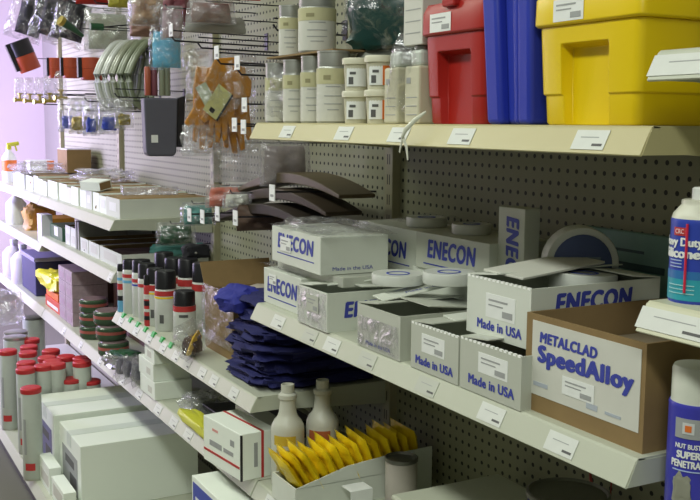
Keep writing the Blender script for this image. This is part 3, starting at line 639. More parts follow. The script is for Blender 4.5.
# ------------------------------------------------------------------ lower shelf, middle
Lz = .645
t = thing('shipping_carton', 'white printed box with a red stripe jutting over the lower shelf edge', 'box', (.866, 2.155, Lz), R(6.5))
g = G(); g.box(0, 0, 0, .098, .20, .116); g.build('body', whitec, t, bevel=.002)
g = G(); g.box(-.0008, .008, .028, 0, .198, .034); g.build('red_stripe', redband, t)
g = G(); g.box(.055, -.0008, 0, .062, 0, .116); g.box(.055, -.0008, .116, .062, .20, .1168); g.build('red_edge_line', redband, t)
g = G(); g.box(-.0008, -.0006, .0, .004, .004, .114); g.build('black_tape', black, t)
g = G(); g.box(-.0008, .10, .048, 0, .165, .062); g.build('product_print', grey, t); g = G(); g.box(-.0008, .04, .05, 0, .09, .06); g.build('product_print', grey, t); g = G(); g.box(-.0008, .035, .075, 0, .055, .09); g.build('code_print', grey, t)
g = G(); g.box(-.0008, .12, .088, 0, .15, .094); g.build('red_print', mat('pale_red_ink', (.75, .35, .32), .6), t)
g = G(); g.box(.035, -.0008, .03, .045, 0, .09); g.build('side_code', grey, t)
t = thing('small_carton', 'grey-green carton lying behind the red-striped box', 'box', (.972, 2.16, Lz), R(0)); g = G(); g.box(0, .07, 0, .055, .30, .10); g.build('body', greyc, t, bevel=.002)
def bottle(lab, loc, band):
    t = thing('spray_bottle', lab, 'bottle', loc, group='milky bottles without sprayers on the lower shelf')
    g = G(); g.lathe([(.036, 0), (.0395, .004), (.0395, .136), (.0385, .145), (.033, .157), (.025, .166), (.021, .177), (.0185, .200), (.0185, .208), (.022, .211), (.022, .220), (.016, .224)], 28); g.build('body', bottlem, t, smooth=True)
    g = G(); g.lathe([(.0155, .224), (.0155, .244), (.013, .244), (.013, .236), (.012, .236)], 24); g.build('neck', bottlem, t, smooth=True)
    a0 = math.atan2(-loc[1], -loc[0])
    patch(t, 'printed_panel', .0395, .105, .128, a0 - .9, a0 + .5, band); patch(t, 'printed_text', .0401, .02, .095, a0 - .7, a0 + .3, mat('tan_ink', (.45, .36, .12), .6))
bottle('milky bottle nearest the red-striped box, yellow print', (.960, 2.094, Lz), mango)
bottle('milky bottle behind the yellow pouches with an orange-red print', (1.052, 2.094, Lz), mat('rust_ink', (.45, .12, .04), .6))
# carton of yellow pouches
t = bins('display_carton', 'white cut-down carton full of yellow pouches', 'box', (.895, 1.912, Lz), .355, .125, .058, white, inner=greyc)
g = G(); g.prism([(0, .057), (.355, .057), (.355, .103), (.24, .100), (.13, .090)], 0, .003); g.build('raised_end', white, t)
pl = ['nearest the aisle', 'second from the aisle', 'third from the aisle', 'fourth from the aisle', 'fifth from the aisle', 'sixth from the aisle', 'seventh from the aisle', 'seventh from the back', 'sixth from the back', 'fifth from the back', 'fourth from the back', 'third from the back', 'second from the back', 'rearmost by the backing panel']
for k in range(14):
    x = .925 + k * .0228; dy = [.0, .006, -.004, .003][k % 4]
    o = G().pillow(.118, .112 + .006 * (k % 3), .0175, 30 + k, .3, nu=12, nv=12, edge=5).build('yellow_pouch', yel2, None, (x + .012, 1.975 + dy, Lz + .024 + .0003 * k), (0, 0, 0), smooth=True)
    o.rotation_euler = (Matrix.Rotation(R(-32 + 1.5 * k), 3, 'Y') @ Matrix.Rotation(R(86 + 2 * (k % 2)), 3, 'Z')).to_euler()
    tag(o, 'yellow pouch in the white carton, ' + pl[k], 'pouch', 'yellow pouches in the white carton')
t = thing('round_can', 'open-topped pinkish can with dark metal rim beside the yellow pouches', 'can', (1.125, 1.845, Lz), 0)
g = G(); g.lathe([(.034, 0), (.036, .003), (.036, .105), (.0355, .108)], 28); g.build('body', mat('pinkish_label', (.46, .42, .38), .5), t, smooth=True)
g = G(); g.lathe([(.0355, .108), (.0375, .110), (.0375, .117), (.035, .118), (.033, .112), (.022, .111)], 28); g.build('rim', dmetal, t, smooth=True)
t = thing('price_card', 'small white folded card propped at the front of the pouch carton', 'card', (1.0, 1.85, Lz), 0)
g = G(); g.box(0, 0, 0, .055, .0015, .055); g.box(0, .0015, .0535, .055, .045, .055); g.build('card', paper, t, bevel=.0005)
t = thing('storage_box', 'pale lidded box whose top shows at the bottom of the picture', 'box', (.98, 1.10, Lz), 0); g = G(); g.box(0, 0, 0, .25, .53, .115); g.build('body', mat('sage_board', (.42, .44, .34), .5), t, bevel=.004)
g = G(); g.box(-.006, -.006, .115, .256, .536, .128); g.build('lid', creamg, t, bevel=.005)
t = thing('paint_pail', 'large round tin with dark lid and blue rim at the bottom right', 'tin', (1.135, 1.30, Lz + .129), 0)
g = G(); g.lathe([(.068, 0), (.07, .004), (.07, .078), (.069, .08)], 40); g.build('body', navy, t, smooth=True)
g = G(); g.lathe([(.069, .08), (.073, .082), (.073, .089), (.069, .091), (.066, .086), (.02, .086)], 40); g.build('lid', mat('dull_lid', (.16, .16, .13), .5, metal=.3), t, smooth=True)
g = G(); g.tube([(.02, .035, .06), (.0, .03, .03), (0, .025, -.01), (0, .01, -.05), (0, -.01, -.06), (0, -.028, -.03), (0, -.03, .01), (.02, -.01, .05)], .0028, 8); tag(g.build('looped_cord', mat('red_cord_rubber', (.40, .05, .04), .4), None, (1.245, 1.341, 0.857), smooth=True), 'looped red cord hanging on the backing panel below the shelf edge', 'cord')

# cartons stacked in threes on the lower shelf
p3 = [(.872, 2.955)]
for k in range(3):
    t = thing('small_carton', ['bottom', 'middle', 'top'][k] + ' one of the three small white cartons stacked on the lower shelf', 'box', (.893, 2.93 + .012 * (k == 1), Lz + .0565 * k), R(0), 'stack of small white cartons')
    g = G(); g.box(0, 0, 0, .12, .155 if k < 2 else .10, .056); g.build('body', whitec, t, bevel=.0015)
    g = G(); g.box(-.0006, .03, .015, 0, .07, .035); g.build('label', label, t)
t = thing('clear_bag', 'clear bag of small fittings behind the lemon yellow pack', 'bag', (1.0, 2.76, Lz), 0); g = G(); g.blob(.13, .12, .05, 8, .25, fr=3); g.build('film', film2, t, smooth=True); g = G(); g.blob(.09, .08, .03, 9, .2); g.build('contents', mat('dim_fittings', (.14, .15, .12), .5, bump=.5), t, smooth=True)
t = thing('lemon_pack', 'lemon yellow flat packet lying at the shelf edge', 'packet', (.885, 2.46, Lz + .001), R(0)); g = G(); g.blob(.055, .26, .03, 5, .12, e=.4); g.build('packet', yel3, t, (.035, .13, 0), smooth=True)
for k in range(3):
    o = G().box(0, 0, 0, .22, .30, .012).build('flat_folder', [black, dgreen, black][k], None, (.975, 2.40 + .01 * k, Lz + .0125 * k), (0, 0, R(2 * k - 3)), bevel=.002)
    tag(o, ['lowest', 'middle', 'topmost'][k] + ' of the dark flat packets behind the lemon yellow pack', 'packet', 'dark flat packets on the lower shelf')
t = thing('blister_pack', 'grey-blue blister packs standing left of the small carton stack', 'blister pack', (.90, 3.13, Lz), R(15)); 
for k in range(3): g = G(); g.pillow(.08, .1 - .01 * k, .03, 60 + k, .3); g.build('pack', film4, t, (0, .05 * k, .0), (0, 0, R(30)), smooth=True); g = G(); g.blob(.04, .02, .05, k); g.build('contents', greyp, t, (0, .05 * k, .02), smooth=True)

# ------------------------------------------------------------------ middle shelf: cardboard carton, amber bag, navy rags
t = bins('large_carton', 'open brown cardboard carton with raised flap next to the navy cloths', 'box', (.985, 2.50, S_), .22, .225, .175, kraft, wall=.004, flaps=(('back', .09, 1.9), ('far', .08, 2.1)))
g = G(); g.blob(.17, .17, .05, 4, .2); g.build('wrapping_paper', mat('crumpled_paper', (.52, .46, .40), .6, bump=.5), t, (.11, .11, .13), smooth=True)
g = G(); g.pillow(.24, .16, .02, 77, .4); g.build('film_cover', film3, t, (-.008, .11, .03), (0, 0, R(90)), smooth=True)
t = thing('bagged_straps', 'clear bag of amber yellow straps in front of the brown carton', 'bag', (.918, 2.62, S_), R(50))
g = G(); g.pillow(.15, .10, .07, 14, .35); g.build('bag', film3, t, (0, 0, 0), (R(-20), 0, 0), smooth=True)
g = G()
for k in range(5): g.tube([(-.065 + .01*k, 0, .012), (-.03 + .01*k, -.005, .05 - .004*k), (.02 + .006*k, .0, .06 - .005*k), (.055, .01, .03)], .006, 6, flat=.6)
g.build('straps', mat('amber_strap', (.70, .45, .04), .5), t, (0, 0, .005), smooth=True)
g = G(); g.blob(.075, .04, .05, 9, .15); g.build('brown_lining', brownm, t, (.0, .01, .005), smooth=True)
cl = ['lowest of the folded navy cloths', 'second folded navy cloth from the bottom', 'third folded navy cloth from the bottom', 'fourth folded navy cloth from the bottom', 'fifth folded navy cloth, below the top one', 'top folded navy cloth near the brown carton']
zc = S_ + .001
for k in range(6):
    w_ = [.33, .34, .33, .33, .31, .28][k]; th = .037
    g = G(); g.blob(w_, .285 - .015 * (k % 2), th * .98, 40 + k, .09, fr=2.2, e=.42, nu=64, nv=20)
    tag(g.build('folded_cloth', navy, None, (1.095 + .010 * math.sin(k * 2.1), 2.295 + .010 * math.cos(k * 1.7), zc), (0, 0, R(6 * math.sin(k * 3))), smooth=True), cl[k], 'cloth', 'pile of navy cloths under the lettered boxes'); zc += th
g = G(); g.blob(.09, .13, .05, 71, .12, fr=2.2, e=.6); tag(g.build('folded_cloth', mat('royal_cloth', (.022, .028, .26), .75, bump=.3, scale=60, var=.2), None, (.965, 2.40, S_ + .175), (0, R(-24), R(12)), smooth=True), 'brighter blue cloth end flopping out beside the brown carton', 'cloth', 'pile of navy cloths under the lettered boxes')

# ------------------------------------------------------------------ hooks and hanging goods of the middle bay
def hook(lab, y, z, ln=.28, tagc=True, two=True):
    t = thing('peg_hook', lab, 'hook', (1.28, y, z), group='wire hooks on the pegboard')
    g = G(); g.tube([(0, 0, 0), (-ln, 0, .004), (-ln - .012, 0, .018)], .0028, 6)
    if two: g.tube([(0, 0, .03), (-ln - .01, 0, .034)], .0022, 6)
    g.box(-.003, -.012, -.012, 0, .012, .04); g.build('wire', wire, t)
    if tagc:
        g = G(); g.box(-ln - .013, -.017, .016, -ln - .011, .017, .052); g.build('price_plate', paper, t); g = G(); g.box(-ln - .0136, -.012, .022, -ln - .013, .004, .03); g.build('print', grey, t)
    return t
def glove(g, s=1., seed=0, mi=0, th=.018):
    o = [(-.05, .0), (-.055, -.06), (-.05, -.12), (-.075, -.165), (-.062, -.178), (-.045, -.165), (-.044, -.215), (-.032, -.22), (-.026, -.175), (-.020, -.235), (-.006, -.238), (-.002, -.178), (.006, -.232), (.02, -.228), (.022, -.172), (.032, -.205), (.046, -.2), (.046, -.12), (.05, -.06), (.048, 0)]
    g.prism([(a * s, b * s) for a, b in o], -th / 2, th / 2, mi)
h1 = hook('wire hook holding the orange gloves, upper one', 2.62, 1.655); hook('wire hook holding the orange gloves, lower one', 2.47, 1.62)
t = thing('bagged_gloves', 'bag of orange leather work gloves hanging with a yellow card', 'gloves', (1.08, 2.82, 1.676), R(-8)); t.scale = (.84, 1, .92)
for k, (dx, dy, rot, s) in enumerate([(-.035, 0, .10, 1.1), (.030, .012, -.12, 1.15), (-.005, -.016, .02, 1.0)]):
    g = G(); glove(g, s, k); g.build('glove', orange, t, (dx, dy, -.02), (0, rot, 0), bevel=.004, seg=3)
g = G(); g.prism([(-.085, -.09), (-.03, .01), (.04, .015), (.10, -.06), (.095, -.11), (.02, -.12), (-.03, -.10)], -.03, -.016); g.build('cuff', orange, t, bevel=.005, seg=3)
g = G(); g.box(-.03, -.036, -.06, .03, -.034, .04); g.build('yellow_card', mat('yellow_card', (.60, .58, .25), .6), t, (-.02, 0, -.12), (0, R(35), 0)); 
g = G(); g.box(.026, -.0375, -.06, .033, -.0362, .04); g.build('card_edge', black, t, (-.02, 0, -.12), (0, R(35), 0)); g = G(); g.box(-.012, -.0368, -.05, .006, -.0362, -.035); g.build('card_print', black, t, (-.02, 0, -.12), (0, R(35), 0))
g = G(); g.box(-.02, -.032, -.06, .02, -.03, .03); g.build('pale_card', mat('pale_green_card', (.50, .55, .38), .6), t, (-.07, 0, -.1), (0, R(-30), 0))
g = G(); g.pillow(.25, .33, .09, 15, .3); g.build('bag', film3, t, (-.005, 0, -.29), smooth=True)
g = G(); g.pillow(.14, .10, .06, 17, .6); g.build('bag_bottom', film2, t, (-.08, -.01, -.30), smooth=True)
for k, (p, lab) in enumerate([((0.97, 2.361, 1.546), 'upper white price plate beside the orange gloves'), ((0.97, 2.429, 1.496), 'lower left white price plate beside the orange gloves'), ((0.97, 2.368, 1.491), 'lower right white price plate beside the orange gloves')]):
    g = G(); g.tube([(.31, 0, .0), (0, 0, 0), (-.006, 0, .0)], .0024, 6); t = thing('peg_hook', lab, 'hook', p, group='wire hooks on the pegboard'); g.build('wire', wire, t)
    g = G(); g.box(-.008, -.016, -.02, -.006, .016, .016); g.build('price_plate', paper, t); g = G(); g.box(-.0086, -.01, -.012, -.008, .008, -.006); g.build('print', grey, t)
def hang(name, lab, cat, b, x_t=.03, rz=-.15, m=None, seed=0, amp=.2, bag=None, group=None, pinch=.1, kind='pillow'):
    """a hanging pack: b = (x, y, z, w, h) of its centre"""
    t = thing(name, lab, cat, (b[0], b[1], b[2] - b[4] / 2), rz, group)
    if m:
        g = G()
        (g.pillow(b[3] * (.8 if bag else 1), b[4] * (.8 if bag else 1), x_t, seed, amp, pinch) if kind == 'pillow' else g.blob(b[3] * .85, x_t, b[4] * .8, seed, amp))
        g.build('contents', m, t, (0, 0, b[4] * .06), smooth=True)
    if bag: g = G(); g.pillow(b[3], b[4], x_t * 1.4, seed + 3, amp + .1, pinch); g.build('bag', bag, t, smooth=True)
    hh = b[2] + b[4] * (.5 - .5 * .14)
    q = thing('peg_hook', 'thin wire hook carrying the ' + ' '.join(lab.split()[:10]), 'hook', (1.28, b[1], hh), group='wire hooks on the pegboard')
    g = G(); ln = 1.28 - b[0] + .015; g.tube([(0, 0, 0), (-ln, 0, 0), (-ln - .006, 0, .010)], .002, 6); g.build('wire', wire, q)
    return t
hang('hanging_bag', 'clear empty-looking bag hanging below the top shelf end', 'bag', (1.12, 2.46, 1.393, 0.145, 0.124), bag=film4, m=mat('dusky_content', (.30, .25, .24), .6), seed=1)
hang('hanging_bag', 'milky bag hanging below the orange gloves', 'bag', (1.14, 2.856, 1.383, 0.152, 0.128), bag=film4, seed=2)
hang('hanging_bag', 'pinkish wrapped pack hanging in the top shade left of the tins', 'bag', (1.05, 2.827, 1.82, 0.146, 0.07), m=mat('dusty_pink_pack', (.30, .20, .17), .5), bag=film4, seed=4)
hang('hanging_bag', 'red topped pack cut by the photo top, left of the tins', 'bag', (1.1, 2.775, 1.887, 0.165, 0.078), m=red, seed=4, x_t=.02)
hang('hanging_pouch', 'pale sagging pouch hanging under the pinkish pack', 'pouch', (1.08, 2.871, 1.785, 0.182, 0.048), m=mat('pale_grey_pouch', (.36, .36, .34), .5, bump=.4), seed=7, x_t=.03)
hook('wire hook with a white price plate above the pale blue pack', 2.95, 1.738, .30); hook('wire hook just right of the pale blue pack', 2.80, 1.709, .27, tagc=False)
hook('wire hook between the gloves and the tins', 2.42, 1.734, .2, tagc=False)
# brown belts, teal cards
for k in range(3):
    t = thing('leather_belt', ['upper brown curved leather belt hanging below the top shelf', 'middle brown leather belt', 'lower brown leather belt behind the white tags'][k], 'belt', (1.14, 2.408, 1.296), group='brown belts on the low hooks')
    top = []; bot = []
    for i in range(17):
        u = i / 16; yv = .36 - .68 * u; zz = -.042 * k - .0 + .075 * math.sin(math.pi * min(1, u * .82 + .02)); top.append((yv, zz)); bot.append((yv, zz - .010 - .018 * math.sin(math.pi * u)))
    g = G(); g.prism(top + bot[::-1], -.05, .05, ax='x'); g.build('strap', [mat('tan_belt', (.12, .09, .05), .5), mat('mid_brown_belt', (.055, .038, .022), .6), mat('dark_brown_belt', (.03, .02, .013), .6)][k], t, (-.025 * k, .02 * k, 0), bevel=.003)
for k, (x, lab) in enumerate([(0, 'low wire hook left, with white plate'), (1, 'low wire hook second from left, with white plate'), (2, 'low wire hook third from left, with white plate'), (3, 'low wire hook fourth from left, with white plate'), (4, 'low wire hook under the belts, with white plate')]):
    p = [(0.99, 2.861, 1.226), (0.99, 2.748, 1.23), (0.99, 2.625, 1.249), (0.99, 2.49, 1.249), (0.99, 2.246, 1.332)][k]
    t = thing('peg_hook', lab, 'hook', p, group='wire hooks on the pegboard'); g = G(); g.tube([(.29, 0, -.006), (0, 0, 0)], .0026, 6); g.build('wire', wire, t)
    g = G(); g.box(-.003, -.016, -.022, -.001, .016, .018); g.build('price_plate', paper, t); g = G(); g.box(-.0036, -.01, -.012, -.003, .008, -.006); g.build('print', grey, t)
hang('hanging_pack', 'orange and pink packet hanging above the teal pack', 'packet', (1.06, 2.74, 1.287, 0.126, 0.07), m=mat('orange_pink_pack', (.55, .12, .06), .4, bump=.6), bag=film2, seed=9, x_t=.05)
hang('hanging_pack', 'white wrapped packet hanging in front of the brown belts', 'packet', (1.02, 2.557, 1.289, 0.082, 0.044), m=label, bag=film2, seed=19, x_t=.03)
hang('hanging_pack', 'pale teal packet hanging behind the white plates', 'packet', (1.07, 3.016, 1.211, 0.114, 0.076), m=teal, bag=filmm, seed=10, x_t=.05)
hang('hanging_pack', 'dark brown packet hanging below the belts', 'packet', (1.08, 2.532, 1.237, 0.138, 0.072), m=brownm, seed=11, x_t=.05)
hang('hanging_pack', 'dark green packet hanging low, left of the teal one', 'packet', (1.1, 3.329, 1.114, 0.139, 0.083), m=dgreen, bag=filmm, seed=12, x_t=.05)
hang('hanging_pack', 'flat teal packet hanging just above the spray cans', 'packet', (1.14, 3.43, 1.04, 0.201, 0.05), m=teal, seed=13, x_t=.04)
t = thing('black_pouch', 'black pouch with a metal stud hanging above the spray cans', 'pouch', (1.09, 3.096, 1.059)); g = G(); g.blob(.09, .05, .045, 3, .12); g.build('pouch', black2, t, smooth=True); g = G(); g.lathe([(.004, 0), (.004, .003), (.002, .004)], 10); g.build('stud', metal, t, (-.01, -.026, .02), (R(90), 0, 0))
# slate bin, hoses, blue pack
t = thing('hanging_bin', 'slate grey plastic bin with a white sticker hanging beside the gloves bag', 'bin', (1.02, 3.242, 1.387), R(-6))
g = G(); g.add([], []); g.prism([(-.052, .03), (-.05, .012), (-.042, .0), (.04, 0), (.05, .012), (.056, .19), (-.056, .19)], -.03, .03); g.build('shell', greyp, t, bevel=.006, seg=3)
g = G(); g.prism([(.051, .03), (.075, .03), (.085, .20), (.057, .19)], -.02, .03); g.build('dark_side', black, t, bevel=.003)
g = G(); g.box(-.034, -.0315, .045, -.012, -.0305, .07); g.build('sticker', paper, t)
for k, (dx, m, ln) in enumerate([(-.03, mat('rust_pack', (.40, .10, .05), .4), .09), (-.008, maroon, .09), (.018, mat('khaki_tube', (.30, .32, .22), .4), .09), (.036, hosem, .09)]):
    t = thing('hanging_tube', ['rust red tube standing above the slate bin', 'maroon tube above the slate bin', 'khaki tube above the slate bin', 'pale khaki tube above the slate bin, rightmost'][k], 'tube', (1.02, 3.232, 1.584), group='tubes behind the slate bin')
    t.location = (t.location[0] + dx, t.location[1] + .035, t.location[2] + .002); g = G(); g.lathe([(.010, 0), (.011, .002), (.011, ln), (.009, ln + .004)], 14); g.build('tube', m, t, smooth=True)
hang('hanging_pack', 'sky blue packet hanging between hoses and gloves', 'packet', (1.02, 3.156, 1.735, 0.112, 0.141), m=lightblue, bag=film3, seed=14, x_t=.035, amp=.1)
hang('hanging_pack', 'milky wrapped pack tucked in front of the sky blue packet', 'packet', (1, 3.036, 1.803, 0.074, 0.105), m=mat('mauve_pack', (.40, .30, .34), .4), bag=film2, seed=15, x_t=.03)
hang('hanging_pack', 'crumpled tan plastic pack at the top beside the hoses', 'packet', (1, 3.272, 1.867, 0.138, 0.112), m=mat('tan_wrap', (.42, .28, .18), .4, bump=.6), bag=film2, seed=16, x_t=.08)
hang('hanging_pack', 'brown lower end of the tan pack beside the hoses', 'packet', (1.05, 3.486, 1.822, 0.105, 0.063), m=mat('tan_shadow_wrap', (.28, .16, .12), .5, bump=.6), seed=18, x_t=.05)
hang('hanging_pack', 'dark maroon pack at the top left of the gloves', 'packet', (1.06, 3.171, 1.855, 0.087, 0.11), m=maroon, seed=26, x_t=.05)
hcols = [hosew, hosew, hosem, mat('olive_hose', (.20, .23, .15), .3), mat('olive_hose', (.20, .23, .15), .3)]
for k in range(5):
    t = thing('hose_coil', ['leftmost milky hose coil', 'second milky hose coil from the left', 'middle greenish clear hose coil', 'fourth greenish clear hose coil', 'rightmost greenish clear hose coil by the rust red tube'][k], 'hose', (1.08, 3.931, 1.661), group='clear hose coils on the third bay hooks')
    g = G(); cxk = -.045 + .022 * k
    for q in range(2):
        pts = []
        for i in range(25):
            a = 2 * math.pi * i / 24; pts.append((cxk + .050 * math.cos(a) - .045 * math.sin(a) * (math.sin(a) > 0) * -1 + .006 * q, -.014 * q, .125 * math.sin(a) + .02))
        g.tube(pts, .0105, 8)
    g.build('coil', hcols[k], t, (0, -.03 * k, 0), smooth=True)
hook('wire hook carrying the hose coils', 3.75, 1.587, .26, tagc=False)
for k, (b, lab) in enumerate([((1, 5.408, 2.035, 0.123, 0.221), 'black glove pack hanging at the far top left'), ((1, 4.883, 1.982, 0.098, 0.196), 'black glove pack, second from the left at the top'), ((1, 4.426, 1.917, 0.094, 0.163), 'black glove pack, third from the left at the top')]):
    hang('bagged_gloves', lab, 'gloves', b, m=black2, bag=None, seed=30 + k, x_t=.06, rz=-.1, group='black glove packs at the top left', kind='pillow', pinch=-.2)
    o = [q for q in bpy.data.objects if q.get('label') == lab][0]; o.rotation_euler = (0, R(16), -.1)
    g = G(); g.pillow(b[3] * 1.5, b[4] * 1.15, .08, 33 + k, .3); g.build('bag', film3, o, (-.02, .0, -.02), smooth=True)
for k, (b, lab, rz) in enumerate([((1, 5.296, 1.832, 0.116, 0.157), 'black and red roll of hose tape hanging crooked at the far left', 22), ((1, 4.73, 1.74, 0.064, 0.091), 'black and red roll, left of the row of three', 0), ((1, 4.411, 1.726, 0.077, 0.086), 'black and red roll, middle of the row of three', 0), ((1, 4.047, 1.706, 0.096, 0.088), 'black and red roll, right of the row of three', 0)]):
    t = thing('banded_roll', lab, 'roll', (b[0], b[1], b[2] - b[4] / 2), 0, 'black and red rolls on the far hooks'); t.rotation_euler = (0, R(-rz), 0)
    r = b[3] * .46
    g = G(); g.lathe([(r*.96, 0), (r, .003), (r, b[4] * .5), (r*.97, b[4] * .51)], 20); g.build('red_half', mat('brick_red', (.42, .07, .03), .35), t, smooth=True)
    g = G(); g.lathe([(r*.97, b[4] * .51), (r*1.01, b[4] * .52), (r*1.01, b[4] * .97), (r*.9, b[4])], 20); g.build('black_half', black, t, smooth=True) if k == 0 else g.lathe([(r*.9, b[4]*.5), (r*.9, b[4]*.9)]).build('red_half', mat('brick_red', (.42, .07, .03), .35), t, smooth=True)
    g = G(); g.box(-r*1.3, -r*.3, b[4]*.1, -r*.8, r*.3, b[4]*1.0); g.build('clasp', black, t, bevel=.002)
bl = ['leftmost', 'second', 'third', 'fourth', 'rightmost']
for k, p in enumerate([(1, 5.626, 1.61), (1, 5.348, 1.601), (1, 5.094, 1.592), (1, 4.86, 1.593), (1, 4.623, 1.603)]):
    t = thing('brass_fitting', bl[k] + ' small brass valve fitting in the hanging row', 'fitting', p, .3, 'brass fittings hanging at the far left')
    g = G(); g.tube([(-.03, 0, 0), (.03, 0, 0)], .008, 8); g.tube([(0, 0, 0), (0, 0, .03)], .007, 8); g.lathe([(.014, .03), (.014, .036), (.01, .038)], 10); g.tube([(-.034, 0, 0), (-.022, 0, 0)], .012, 6); g.build('fitting', brass, t)
    g = G(); g.pillow(.06, .12, .03, 50 + k, .3, pinch=.3); g.build('bag', film2, t, (0, 0, .0), smooth=True)
rnd = random.Random(4)
sl = ['farthest left', 'second', 'third', 'fourth', 'fifth', 'sixth', 'seventh', 'nearest, right-hand']
for k in range(8):
    b = [(1.02, 4.582, 1.527, 0.072, 0.152), (1, 4.324, 1.522, 0.059, 0.153), (1.04, 4.349, 1.526, 0.06, 0.163), (1, 4.082, 1.517, 0.056, 0.153), (1.04, 4.096, 1.525, 0.065, 0.154), (1, 3.804, 1.52, 0.068, 0.136), (1.05, 3.875, 1.525, 0.054, 0.116), (1.02, 3.668, 1.531, 0.059, 0.11)][k]
    t = thing('parts_bag', sl[k] + ' small clear bag of fittings in the lower hanging row', 'bag', (b[0], b[1], b[2] - b[4]/2), -.1, 'small parts bags on the third bay')
    g = G(); g.pillow(b[3] * 1.2, b[4], .04, 70 + k, .4); g.build('bag', film2, t, smooth=True)
    g = G(); g.blob(b[3] * .7, .03, b[4] * .35, k, .2); g.build('contents', [lblue, brass, brass, lblue, alu, lblue, dgreen, brass][k], t, (0, 0, b[4] * .1), smooth=True)
hang('hanging_pack', 'red packet cut by the photo top above the hose nozzles', 'packet', (1, 3.986, 1.999, 0.14, 0.109), m=red, seed=41, x_t=.05)
hang('hanging_pack', 'yellow packet cut by the photo top, right of the red one', 'packet', (1, 3.643, 1.953, 0.072, 0.104), m=mat('olive_yellow', (.40, .36, .05), .5), seed=42, x_t=.05)
hang('hanging_bag', 'pale green packet of nozzles in front of the pegboard', 'bag', (1.15, 4.359, 1.89, 0.206, 0.189), m=mat('pale_green_wrap', (.45, .50, .40), .5, bump=.4), bag=film2, seed=43, x_t=.04)
t = thing('spray_nozzle', 'small brass and black hose nozzle hanging at the top', 'nozzle', (0.98, 4.285, 1.884), .3); g = G(); g.tube([(-.04, 0, .02), (.0, 0, 0), (.05, 0, -.03)], [.02, .014, .008], 10); g.build('barrel', dgreen, t, smooth=True); g = G(); g.tube([(-.055, 0, .028), (-.04, 0, .02)], .022, 10); g.build('tip', brass, t)
t = thing('spray_nozzle', 'second hose nozzle on a dark rod right of the first', 'nozzle', (1, 3.937, 1.862), .0); g = G(); g.tube([(-.03, 0, 0), (.02, 0, 0)], .014, 10); g.build('barrel', dgreen, t); g = G(); g.tube([(.02, 0, 0), (.13, 0, .015)], .003, 6); g.build('rod', wire, t)
hook('wire hook holding the small parts bags', 4.05, 1.575, .3, tagc=False); hook('wire hook holding the brass fittings', 4.9, 1.574, .3, tagc=False)
hook('wire hook at the top carrying the pale green packet', 3.95, 1.950, .28, tagc=False)

def rod(x, y, z, what):
    q = thing('peg_hook', 'thin wire hook carrying the ' + what, 'hook', (1.28, y, z), group='wire hooks on the pegboard')
    g = G(); ln = 1.28 - x; g.tube([(0, 0, 0), (-ln, 0, 0), (-ln - .008, 0, .010)], .002, 6); g.build('wire', wire, q)
for o in list(bpy.data.objects):
    if o.parent or not o.get('label'): continue
    n = o.name.split('.')[0]; wd = ' '.join(o['label'].split()[:10]); x_, y_, z_ = o.location
    if n == 'hanging_bin': rod(x_ - .03, y_, z_ + .185, wd)
    elif n == 'banded_roll': rod(x_ - .02, y_, z_ + .06, wd)
    elif n == 'brass_fitting': rod(x_ - .01, y_, z_ + .034, wd)
    elif n == 'spray_nozzle': rod(x_ - .01, y_, z_, wd)
    elif n == 'parts_bag': rod(x_ - .01, y_, z_ + .10, wd)
    elif n == 'hanging_tube': o.location.z += 0
# ------------------------------------------------------------------ bins on the upper left shelf
D_ = 1.163; y = 3.425; k = 0; rnd = random.Random(9)
ordn = ['nearest', 'second', 'third', 'fourth', 'fifth', 'sixth', 'seventh', 'eighth', 'ninth', 'tenth', 'eleventh', 'twelfth', 'thirteenth', 'fourteenth', 'fifteenth', 'sixteenth', 'seventeenth', 'eighteenth']
while y < 5.6 and k < 18:
    wd = .18 if k == 0 else rnd.uniform(.09, .15)
    if y < 4.64 < y + wd: y = 4.645
    h = .068 if k == 0 else rnd.uniform(.062, .078)
    b = bins('parts_bin', (ordn[k] + ' white cardboard parts bin from the near end of the upper left shelf'), 'bin', (.925 + rnd.uniform(0, .012), y, D_), .34, wd, h, whitec if k % 3 else white, inner=kraftd, group='white parts bins on the upper left shelf')
    if k != 0 or True:
        g = G(); g.blob(.325, wd * .84, h * .98, k, .06, e=.3); g.build('brown_contents', kraft, b, (.17, wd / 2, .004), smooth=True)
    if k % 2 or k == 0: sticker(b, (-.0002, wd * .5, h * .55), 'front', wd * .5, .03, m=paper, print_=False, name='label')
    y += wd + .006; k += 1
t = thing('small_carton', 'small white box tipped on top of the parts bins', 'box', (.96, 3.80, D_ + .072), R(28), ry=R(-10)); g = G(); g.box(0, 0, 0, .06, .11, .035); g.build('body', whitec, t, bevel=.001); g = G(); g.box(.0, -.0008, .004, .055, 0, .031); g.build('kraft_end', kraft, t)
t = thing('clear_tray', 'upturned clear plastic tray lying over the nearest parts bins', 'tray', (.99, 3.60, D_ + .070), R(-12), ry=R(0)); g = G(); g.box(0, 0, 0, .20, .14, .003); g.box(0, 0, 0, .2, .004, .03); g.box(0, 0, 0, .004, .14, .03); g.build('tray', film('tray_film', lo=.35, hi=.6, white=.5), t, bevel=.001)
for k, (x_, y_, lab) in enumerate([(1.12, 4.35, 'clear bag crumpled at the back of the middle parts bins'), (1.0, 5.2, 'clear bag crumpled on the far parts bins')]):
    g = G(); g.blob(.22, .24, .05, 80 + k, .3, fr=3); tag(g.build('plastic_bag', film2, None, (x_, y_, D_ + .078), smooth=True), lab, 'bag', 'crumpled bags on the parts bins')
t = thing('spray_bottle', 'white spray bottle with yellow trigger at the far left', 'bottle', (1, 6.162, 1.14), .4); t.location[2] = D_
t.location = (1.02, 5.5, D_)
g = G(); g.lathe([(.038, 0), (.04, .004), (.04, .13), (.03, .15), (.014, .17), (.014, .178)], 24); g.build('body', paper, t, smooth=True)
